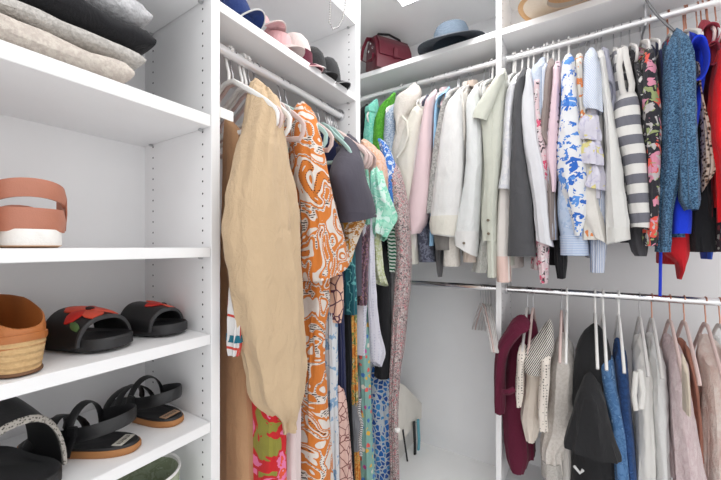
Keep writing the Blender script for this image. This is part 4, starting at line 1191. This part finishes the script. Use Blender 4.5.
# black slides with a red flower
FLW = NT('flower_red'); FLW.b.inputs['Base Color'].default_value = lin('#c9241c'); FLW.b.inputs['Roughness'].default_value = 0.45
RED = paint('#c9291f', 0.4); REDD = paint('#e3553c', 0.4); LEAF = paint('#4f6b3c', 0.5); DARKC = paint('#2a1012', 0.5)
def slide(pc, yaw, label, L=0.25, Wd=0.11, flower=1.0, zs=Z3, trim=None, group='flowered slides', H=0.062):
    pc = pc - Vector((math.cos(yaw), math.sin(yaw), 0)) * L
    M = place(pc, yaw, zs)
    t = thing('slide_sandal', tuple(M @ Vector((L / 2, 0, 0))), label, 'sandal', group)
    P = sole_pts(L, Wd * 0.86, Wd)
    slab(MB(), M, P, 0, 0.026, 0.95, 0.97, cup=0.006, rise=0.006, L=L).build('sole', BLR, t)
    up = arch(MB(), M, L * 0.38, L * 0.80, Wd * 0.95, Wd * 0.97, H, H * 0.78, 0.016, 0.005).build('upper', BLL, t)
    arch(MB(), M, L * 0.79, L * 0.812, Wd * 0.98, Wd * 0.98, H * 0.79, H * 0.78, 0.016, 0.006).build('trim', trim or paint('#3b3b3d', 0.4), t)
    if flower:
        # petals lie on the upper
        def on(x, a):
            f = (x - L * 0.38) / (L * 0.42)
            w = (Wd * 0.95 + Wd * 0.02 * f) / 2 + 0.0015; h = H + (H * 0.78 - H) * f
            h *= 1 + 0.05 * math.sin(PI * min(1, max(0, f))); h += 0.0018
            y = math.cos(a); y = math.copysign(abs(y) ** 0.8, y)
            return M @ Vector((x, y * w, 0.016 + math.sin(a) * h))
        cxp, ca = L * 0.62, PI * (0.50 if flower == 1 else 0.33)
        def blob(x0, a0, dx, da, mat, nm, rot, lift):
            N_ = 16; ctr = on(x0, a0); nrm = (M.to_3x3() @ Vector((0.1, math.cos(a0), math.sin(a0)))).normalized()
            ring = []
            for i in range(N_):
                q = 2 * PI * i / N_
                u_, v_ = math.cos(q) * (1 + 0.12 * math.sin(5 * q)), math.sin(q)
                ring.append((x0 + (u_ * math.cos(rot) - v_ * 0.62 * math.sin(rot)) * dx, a0 + (u_ * math.sin(rot) + v_ * 0.62 * math.cos(rot)) * da))
            r1 = [on(x, a) + nrm * lift for x, a in ring]
            r0 = [on(x, a) - nrm * 0.001 for x, a in ring]
            r2 = [on(x0 + (x - x0) * 0.5, a0 + (a - a0) * 0.5) + nrm * (lift + 0.0012) for x, a in ring]
            MB().loops([r0, r1, r2]).build(nm, mat, t)
        for i in range(5):
            a = i * 2 * PI / 5 + 0.3
            blob(cxp + math.cos(a) * 0.022, ca + math.sin(a) * 0.42, 0.023, 0.42, RED if i % 2 else REDD, 'petal', a, 0.0012 + 0.0004 * i)
        blob(cxp, ca, 0.007, 0.13, DARKC, 'flower_centre', 0, 0.005)
        if flower == 1:
            blob(cxp + 0.025, ca + 0.85, 0.016, 0.2, LEAF, 'leaf', 0.6, 0.001)
            blob(cxp + 0.030, ca - 0.75, 0.012, 0.15, LEAF, 'leaf', -0.6, 0.001)
    return t
slide(atX(123, 330, -0.825), 0.3, 'black slide with a big red hibiscus, beside the espadrille', L=0.25, Wd=0.125, H=0.07)
slide(atX(182, 320, -0.835), 0.3, 'black slide by the side panel, only a bit of red flower showing', flower=0.5, L=0.235, Wd=0.11)

# big black slide with snake trim on the lowest shown shelf
SNK = fab('leopard', '#b9b4ac', '#4b4844', '#8d8982', sc=3.0, rough=0.5)
slide(atX(36, 470, -0.785), 0.2, 'large black slide with grey snakeskin edge, bottom left', L=0.27, Wd=0.15, flower=0, zs=Z4, trim=SNK, group='black sandals on the lower shelf', H=0.15)

# strappy sandals
def strappy(pc, yaw, label, badge):
    M = place(pc, yaw, Z4, k=1.08)
    t = thing('strappy_sandal', tuple(M @ Vector((0.12, 0, 0))), label, 'sandal', 'strappy black sandals')
    P = sole_pts(0.24, 0.074, 0.09)
    slab(MB(), M, P, 0, 0.014, 0.97, 0.985).build('sole', paint('#a87242', 0.6), t)
    slab(MB(), M, [(0.12 + (x - 0.12) * 0.975, y * 0.95) for x, y in P], 0.010, 0.0185, 1.0, 0.96, cup=0.003).build('footbed', leather('#202022', 0.55), t)
    # broad heel strap going round the back, loop above the instep, crossing toe straps
    pth = []
    for i in range(25):
        a = -2.0 + 4.0 * i / 24
        pth.append((0.075 - math.cos(a) * 0.062, math.sin(a) * 0.043, 0.055 + 0.014 * math.cos(a)))
    band(MB(), M, pth, 0.0145, 0.002, (0, 0, 1)).build('heel_strap', BLL, t)
    pth = [(0.112, 0.046 * math.cos(a), 0.022 + 0.072 * math.sin(a)) for a in [PI * i / 16 for i in range(17)]]
    band(MB(), M, pth, 0.009, 0.002, (1, 0, 0.3)).build('instep_strap', BLL, t)
    for s_ in (-1, 1):
        pth = [(0.145 + 0.045 * i / 12, s_ * 0.046 * math.cos(PI * i / 12), 0.014 + 0.05 * math.sin(PI * i / 12)) for i in range(13)]
        band(MB(), M, pth, 0.011, 0.002, (1, 0, 0)).build('toe_strap', BLL, t)
    for s_ in (-1, 1):
        band(MB(), M, [(0.095, s_ * 0.043, 0.058), (0.105, s_ * 0.045, 0.035), (0.112, s_ * 0.044, 0.01)], 0.009, 0.002, (1, 0, 0)).build('side_strap', BLL, t)
    MB().box((0.088, 0.042, 0.05), (0.106, 0.05, 0.07), 0.002, M).build('buckle', BLACKP, t)
    bd = MB().box((0.022, -0.02, 0.0175), (0.042, 0.02, 0.0192), 0.0004, M).build('footbed_badge', badge, t)
    mk = MB()
    for i in range(7):
        y = 0.014 - i * 0.0046
        mk.box((0.028, y - 0.0012, 0.0192), (0.036, y + 0.0008, 0.0196), 0, M)
        if i % 2: mk.box((0.0282, y - 0.003, 0.0192), (0.030, y, 0.0196), 0, M)
    mk.build('badge_lettering', paint('#5b5550', 0.6), bd)
strappy(atX(139, 443, -0.81), PI + 0.55, 'strappy black sandal with tan sole and silver badge, left of the pair', paint('#c4c0b6', 0.5))
strappy(atX(180, 426, -0.835), PI + 0.2, 'strappy black sandal with tan sole and bronze badge, by the side panel', paint('#b08d72', 0.5))

# green white pot on the shelf below
pc = atX(146, 480, -0.87); 
pot = thing('bowl', (pc.x, pc.y, Z5), 'pale green bowl with a white rim on the lowest shelf', 'bowl')
MB().lathe([(0.05, 0), (0.066, 0.02), (0.072, 0.172), (0.07, 0.172), (0.058, 0.03), (0.001, 0.026)], (pc.x, pc.y, Z5), 40).build('bowl_body', fab('mottle', '#a9b39a', '#97a286', '#b9c2ab', sc=1.5), pot)
MB().lathe([(0.069, 0.17), (0.0745, 0.174), (0.0735, 0.1805), (0.069, 0.178)], (pc.x, pc.y, Z5), 40, closed=True).build('rim', PLASTIC, pot)

# ------------------------------------------------------------------ hats and caps on the left hat shelf
ZH = Z(HB + 0.027)
def frame(p, yaw, pitch=0, roll=0):
    return Matrix.Translation(p) @ Matrix.Rotation(yaw, 4, 'Z') @ Matrix.Rotation(pitch, 4, 'Y') @ Matrix.Rotation(roll, 4, 'X')
def cap(p, yaw, pitch, roll, mat, label, brim=None, edge=None, R=0.082, visor=False):
    M = frame(p, yaw, pitch, roll)
    t = thing('visor' if visor else 'baseball_cap', tuple(p), label, 'cap', 'caps on the hat shelf')
    brim = brim or mat
    n = 28
    if visor:
        rings = []
        for z, k in ((0.0, 1.0), (0.045, 0.96), (0.045, 0.92), (0.0, 0.95)):
            rings.append([M @ Vector((R * k * math.cos(2 * PI * i / n) * 1.08, R * k * math.sin(2 * PI * i / n), z)) for i in range(n)])
        MB().loops(rings, closed=True).build('band', mat, t)
    else:
        rings = []
        prof = [(1.0, 0.0), (1.0, 0.03), (0.94, 0.06), (0.8, 0.085), (0.55, 0.102), (0.25, 0.109), (0.04, 0.11)]
        for k, z in prof + [(kk * 0.96, zz - 0.003) for kk, zz in prof[::-1]]:
            rings.append([M @ Vector((R * k * math.cos(2 * PI * i / n) * 1.08, R * k * math.sin(2 * PI * i / n), z)) for i in range(n)])
        MB().loops(rings).build('crown', mat, t)
        MB().lathe([(0.001, 0.108), (0.007, 0.11), (0.005, 0.115), (0.001, 0.116)], (0, 0, 0), 12, M).build('button', mat, t)
    top, bot, rim = [], [], []
    N_ = 25; mb = MB(); rings = []
    for i in range(N_):
        a = -PI / 2 + PI * i / (N_ - 1)
        y = R * math.sin(a); xi = R * 1.06 * math.cos(a) * 0.98
        xo = R * 1.05 * math.cos(a) + 0.915 * R * math.cos(a) ** 0.6 if math.cos(a) > 1e-6 else xi + 0.001
        yo = R * 1.03 * math.sin(a)
        dr = lambda yy: -0.013 * (yy / R) ** 2
        rings.append([M @ Vector((xi, y, 0.004 + dr(y))), M @ Vector(((xi + xo) / 2, (y + yo) / 2, 0.006 + dr(yo) - 0.003)), M @ Vector((xo, yo, 0.001 + dr(yo) - 0.006)),
                      M @ Vector((xo, yo, -0.002 + dr(yo) - 0.006)), M @ Vector(((xi + xo) / 2, (y + yo) / 2, 0.003 + dr(yo) - 0.003)), M @ Vector((xi, y, 0.001 + dr(y)))])
        rim.append(M @ Vector((xo, yo, -0.0005 + dr(yo) - 0.006)))
    MB().loops(rings).build('brim', brim, t)
    if edge:
        MB().tube(rim, 0.0022, 8).build('brim_piping', edge, t)
    return t
pkm = fab('plain', '#e9b9bb'); PKL = fab('plain', '#eddcd8'); NVB = fab('plain', '#24386e'); WHT = fab('plain', '#ededec')
HP = lambda u, v, X: atX(u, v, X)
def hp(u, v, X, up=0.0):
    w = atX(u, v, X); return Vector((w.x, w.y, ZH + up))
cap(hp(240, 30, -0.845, 0.022), 0.25, -0.35, 0, NVB, 'navy cap with a white piped brim, nearest on the hat shelf', edge=WHT, R=0.042)
cap(hp(257, 30, -0.90, 0.06), 0.2, -0.3, 0.1, pkm, 'pink visor behind the navy cap', visor=True, edge=PKL, R=0.055)
cap(hp(276, 30, -0.95, 0.06), 0.1, 0, 0, fab('blot', '#e9e9e7', '#5b6b62', sc=2.5), 'white cap with dark green pattern, behind the pink visors', R=0.06)
cap(hp(277, 45, -0.86, 0.022), 0.4, -0.1, 0, pkm, 'salmon pink visor lying in front of the white patterned cap', visor=True, R=0.05, brim=PKL)
cap(hp(296, 55, -0.865, 0.022), 0.75, -0.05, 0.1, PKL, 'pale blush cap with wide brim, right of the pink visors', brim=fab('plain', '#ecd0d0'), edge=WHT, R=0.055)
cap(hp(300, 68, -0.835, 0.008), 0.6, 0.02, 0, fab('plain', '#5e2033'), 'dark maroon visor lying flat under the pale blush cap', visor=True, edge=pkm, R=0.042)
cap(hp(313, 80, -0.845, 0.006), 0.3, -0.05, 0, fab('plain', '#2b2b2d'), 'black cap left of the grey banded black cap', R=0.05)
cap(hp(329, 90, -0.835, 0.006), 0.3, -0.05, 0, fab('plain', '#343436'), 'black cap with grey band at the far end of the hat shelf', brim=fab('plain', '#29292b'), edge=fab('plain', '#9a9a9c'), R=0.045)
# bead necklace hanging from the shelf edge above
nk = thing('necklace', atX(338, 15, -0.80), 'silver bead necklace hanging over the edge of the top shelf', 'necklace')
bm_ = MB()
cv = [(331, -16), (330.5, 0), (330, 12), (329.5, 22), (333, 29), (338, 27), (342, 20), (345, 8), (345.5, -4), (344, -20)]
pts = [atX(u, v, -0.773) for u, v in cv]
dense = []
for a, b in zip(pts, pts[1:]):
    m = max(1, int((b - a).length / 0.0085))
    dense += [a + (b - a) * (i / m) for i in range(m)]
for p in dense:
    bm_.lathe([(0.0005, -0.0036), (0.0026, -0.0026), (0.0037, 0), (0.0026, 0.0026), (0.0005, 0.0036)], p, 8)
bm_.build('beads', paint('#c9c8c6', 0.25, 0.6), nk)
MB().tube(pts, 0.0008, 6).build('string', STEEL, nk)

# ------------------------------------------------------------------ on the high back shelf
ZT = Z(SB + 0.027)
def bs(u, v, Y):
    w = atY(u, v, Y); return Vector((w.x, w.y, ZT))
BUG = leather('#591324', 0.38)
hb = thing('handbag', bs(392, 70, 1.70), 'burgundy leather flap handbag with silver studs on the high shelf', 'handbag')
def prism(M, pts, y0, y1, bev=0.004):
    mid = Vector((0, sum(p[0] for p in pts) / len(pts), sum(p[1] for p in pts) / len(pts)))
    def r(x, k): return [M @ Vector((x, mid.y + (a - mid.y) * k, mid.z + (b - mid.z) * k)) for a, b in pts]
    return MB().loops([r(y0, 0.93), r(y0 + bev, 1.0), r(y1 - bev, 1.0), r(y1, 0.93)])
Mb = frame(bs(389, 70, 1.70), 1.0) @ Matrix.Diagonal((1.15, 1.15, 1.4, 1))
BP = [(-0.055, 0.0), (0.055, 0.0), (0.06, 0.03), (0.05, 0.09), (0.03, 0.125), (0.0, 0.135), (-0.03, 0.125), (-0.05, 0.09), (-0.06, 0.03)]
prism(Mb, BP, -0.10, 0.10).build('bag_body', BUG, hb)
FP = [(-0.062, 0.05), (-0.056, 0.095), (-0.034, 0.131), (0, 0.142), (0.034, 0.131), (0.03, 0.125), (0, 0.137), (-0.03, 0.126), (-0.051, 0.093), (-0.0575, 0.05)]
MB().loops([[Mb @ Vector((x, a, b)) for a, b in FP] for x in (-0.085, -0.08, 0.0, 0.08, 0.085)]).build('flap', BUG, hb)
MB().box((-0.012, -0.068, 0.045), (0.012, -0.058, 0.085), 0.003, Mb).build('flap_strap', BUG, hb)
for y, z in ((-0.03, 0.05), (-0.02, 0.085), (0.0, 0.11), (0.02, 0.085)):
    MB().lathe([(0.006, 0), (0.006, 0.002), (0.0005, 0.005)], (0, 0, 0), 12, Mb @ Matrix.Translation((-0.1, y, z)) @ Matrix.Rotation(-PI / 2, 4, 'Y')).build('stud', CHROME, hb)
st = [(-0.1, 0.0, 0.125), (-0.125, -0.01, 0.115), (-0.15, -0.02, 0.07), (-0.165, -0.03, 0.02), (-0.15, -0.045, 0.008), (-0.12, -0.05, 0.02), (-0.105, -0.04, 0.05)]
MB().tube([Mb @ Vector(p) for p in st], 0.01, 10, flat=(0.012, 0.0025), axis=(0, 1, 0.3)).build('shoulder_strap', BUG, hb)
MB().tube([Mb @ Vector(p) for p in ((-0.07, 0, 0.14), (-0.06, 0, 0.155), (0.0, 0, 0.165), (0.06, 0, 0.155), (0.07, 0, 0.14))], 0.006, 8).build('top_handle', BLL, hb)

def hat(p, M, name, label, cmat, bmat, R=0.085, H=0.1, B=0.15, bandm=None, dent=0.02, curl=0.02, droop=0.0, edge=None):
    t = thing(name, tuple(p), label, 'hat')
    n = 44
    def ring(r, z, wob=0.0, dn=0.0, asp=1.13):
        out = []
        for i in range(n):
            a = 2 * PI * i / n
            zz = z + wob * math.cos(2 * a) - dn * abs(math.cos(a))
            out.append(M @ Vector((r * asp * math.cos(a), r * math.sin(a), zz)))
        return out
    MB().loops([ring(R, 0.0), ring(R * 0.98, H * 0.35), ring(R * 0.92, H * 0.7), ring(R * 0.82, H * 0.92), ring(R * 0.62, H), ring(R * 0.35, H - dent * 0.6), ring(0.004, H - dent)], cap0=False).build('crown', cmat, t)
    up, lo = [], []
    for j in range(7):
        f = j / 6
        r = R * 0.97 + (B - R) * f
        up.append(ring(r, 0.003 - droop * f * f, curl * f * f))
        lo.append(ring(r, 0.0 - droop * f * f, curl * f * f))
    MB().loops(up + lo[::-1], closed=True).build('brim', bmat, t)
    if edge:
        MB().tube(ring(B + R * -0.03, 0.0015 - droop, curl), 0.011, 8, closed=True, flat=(0.004, 0.012), axis=(0, 0, 1)).build('brim_binding', edge, t)
    if bandm:
        MB().loops([ring(R * 1.005, 0.003), ring(R * 1.01, 0.022), ring(R * 0.98, 0.022), ring(R * 0.98, 0.003)], closed=True).build('hat_band', bandm, t)
    return t
def straw(*c):
    key = ('straw',) + c
    if key in MC: return MC[key]
    t = NT('woven_straw'); co = t.coords()
    w = wave(t, co, 60, 'X', 3, 2, 4, 'RINGS'); nz = noise_fac(t, co, 90, 3, 0.7)
    t.l(t.mix(nz, c[0], c[1]), t.b.inputs['Base Color']); t.b.inputs['Roughness'].default_value = 0.85
    t.bump(w, 0.5, 0.002); MC[key] = t.m
    return t.m
p = bs(451, 45, 1.65); p.z += 0.028
hat(p, frame(p, 0.15), 'fedora_hat', 'blue grey woven fedora with curled brim on the high shelf left of the divider', straw('#626f7d', '#414e5c'), straw('#50565f', '#343940'), R=0.08, H=0.092, B=0.148, bandm=fab('plain', '#566473'), curl=0.016, droop=0.016)
p = bs(572, 20, 1.585); p.z += 0.03
hat(p, frame(p, 0.1, 0.0, 0.1), 'straw_hat', 'wide tan and cream straw hat on the high shelf right of the divider', straw('#e6c8a2', '#d6b184'), straw('#f2e6d6', '#e6d5bf'), R=0.08, H=0.085, B=0.165, edge=straw('#e0b98c', '#cfa06c'), bandm=fab('plain', '#f0ece6'), curl=0.02, droop=0.012)
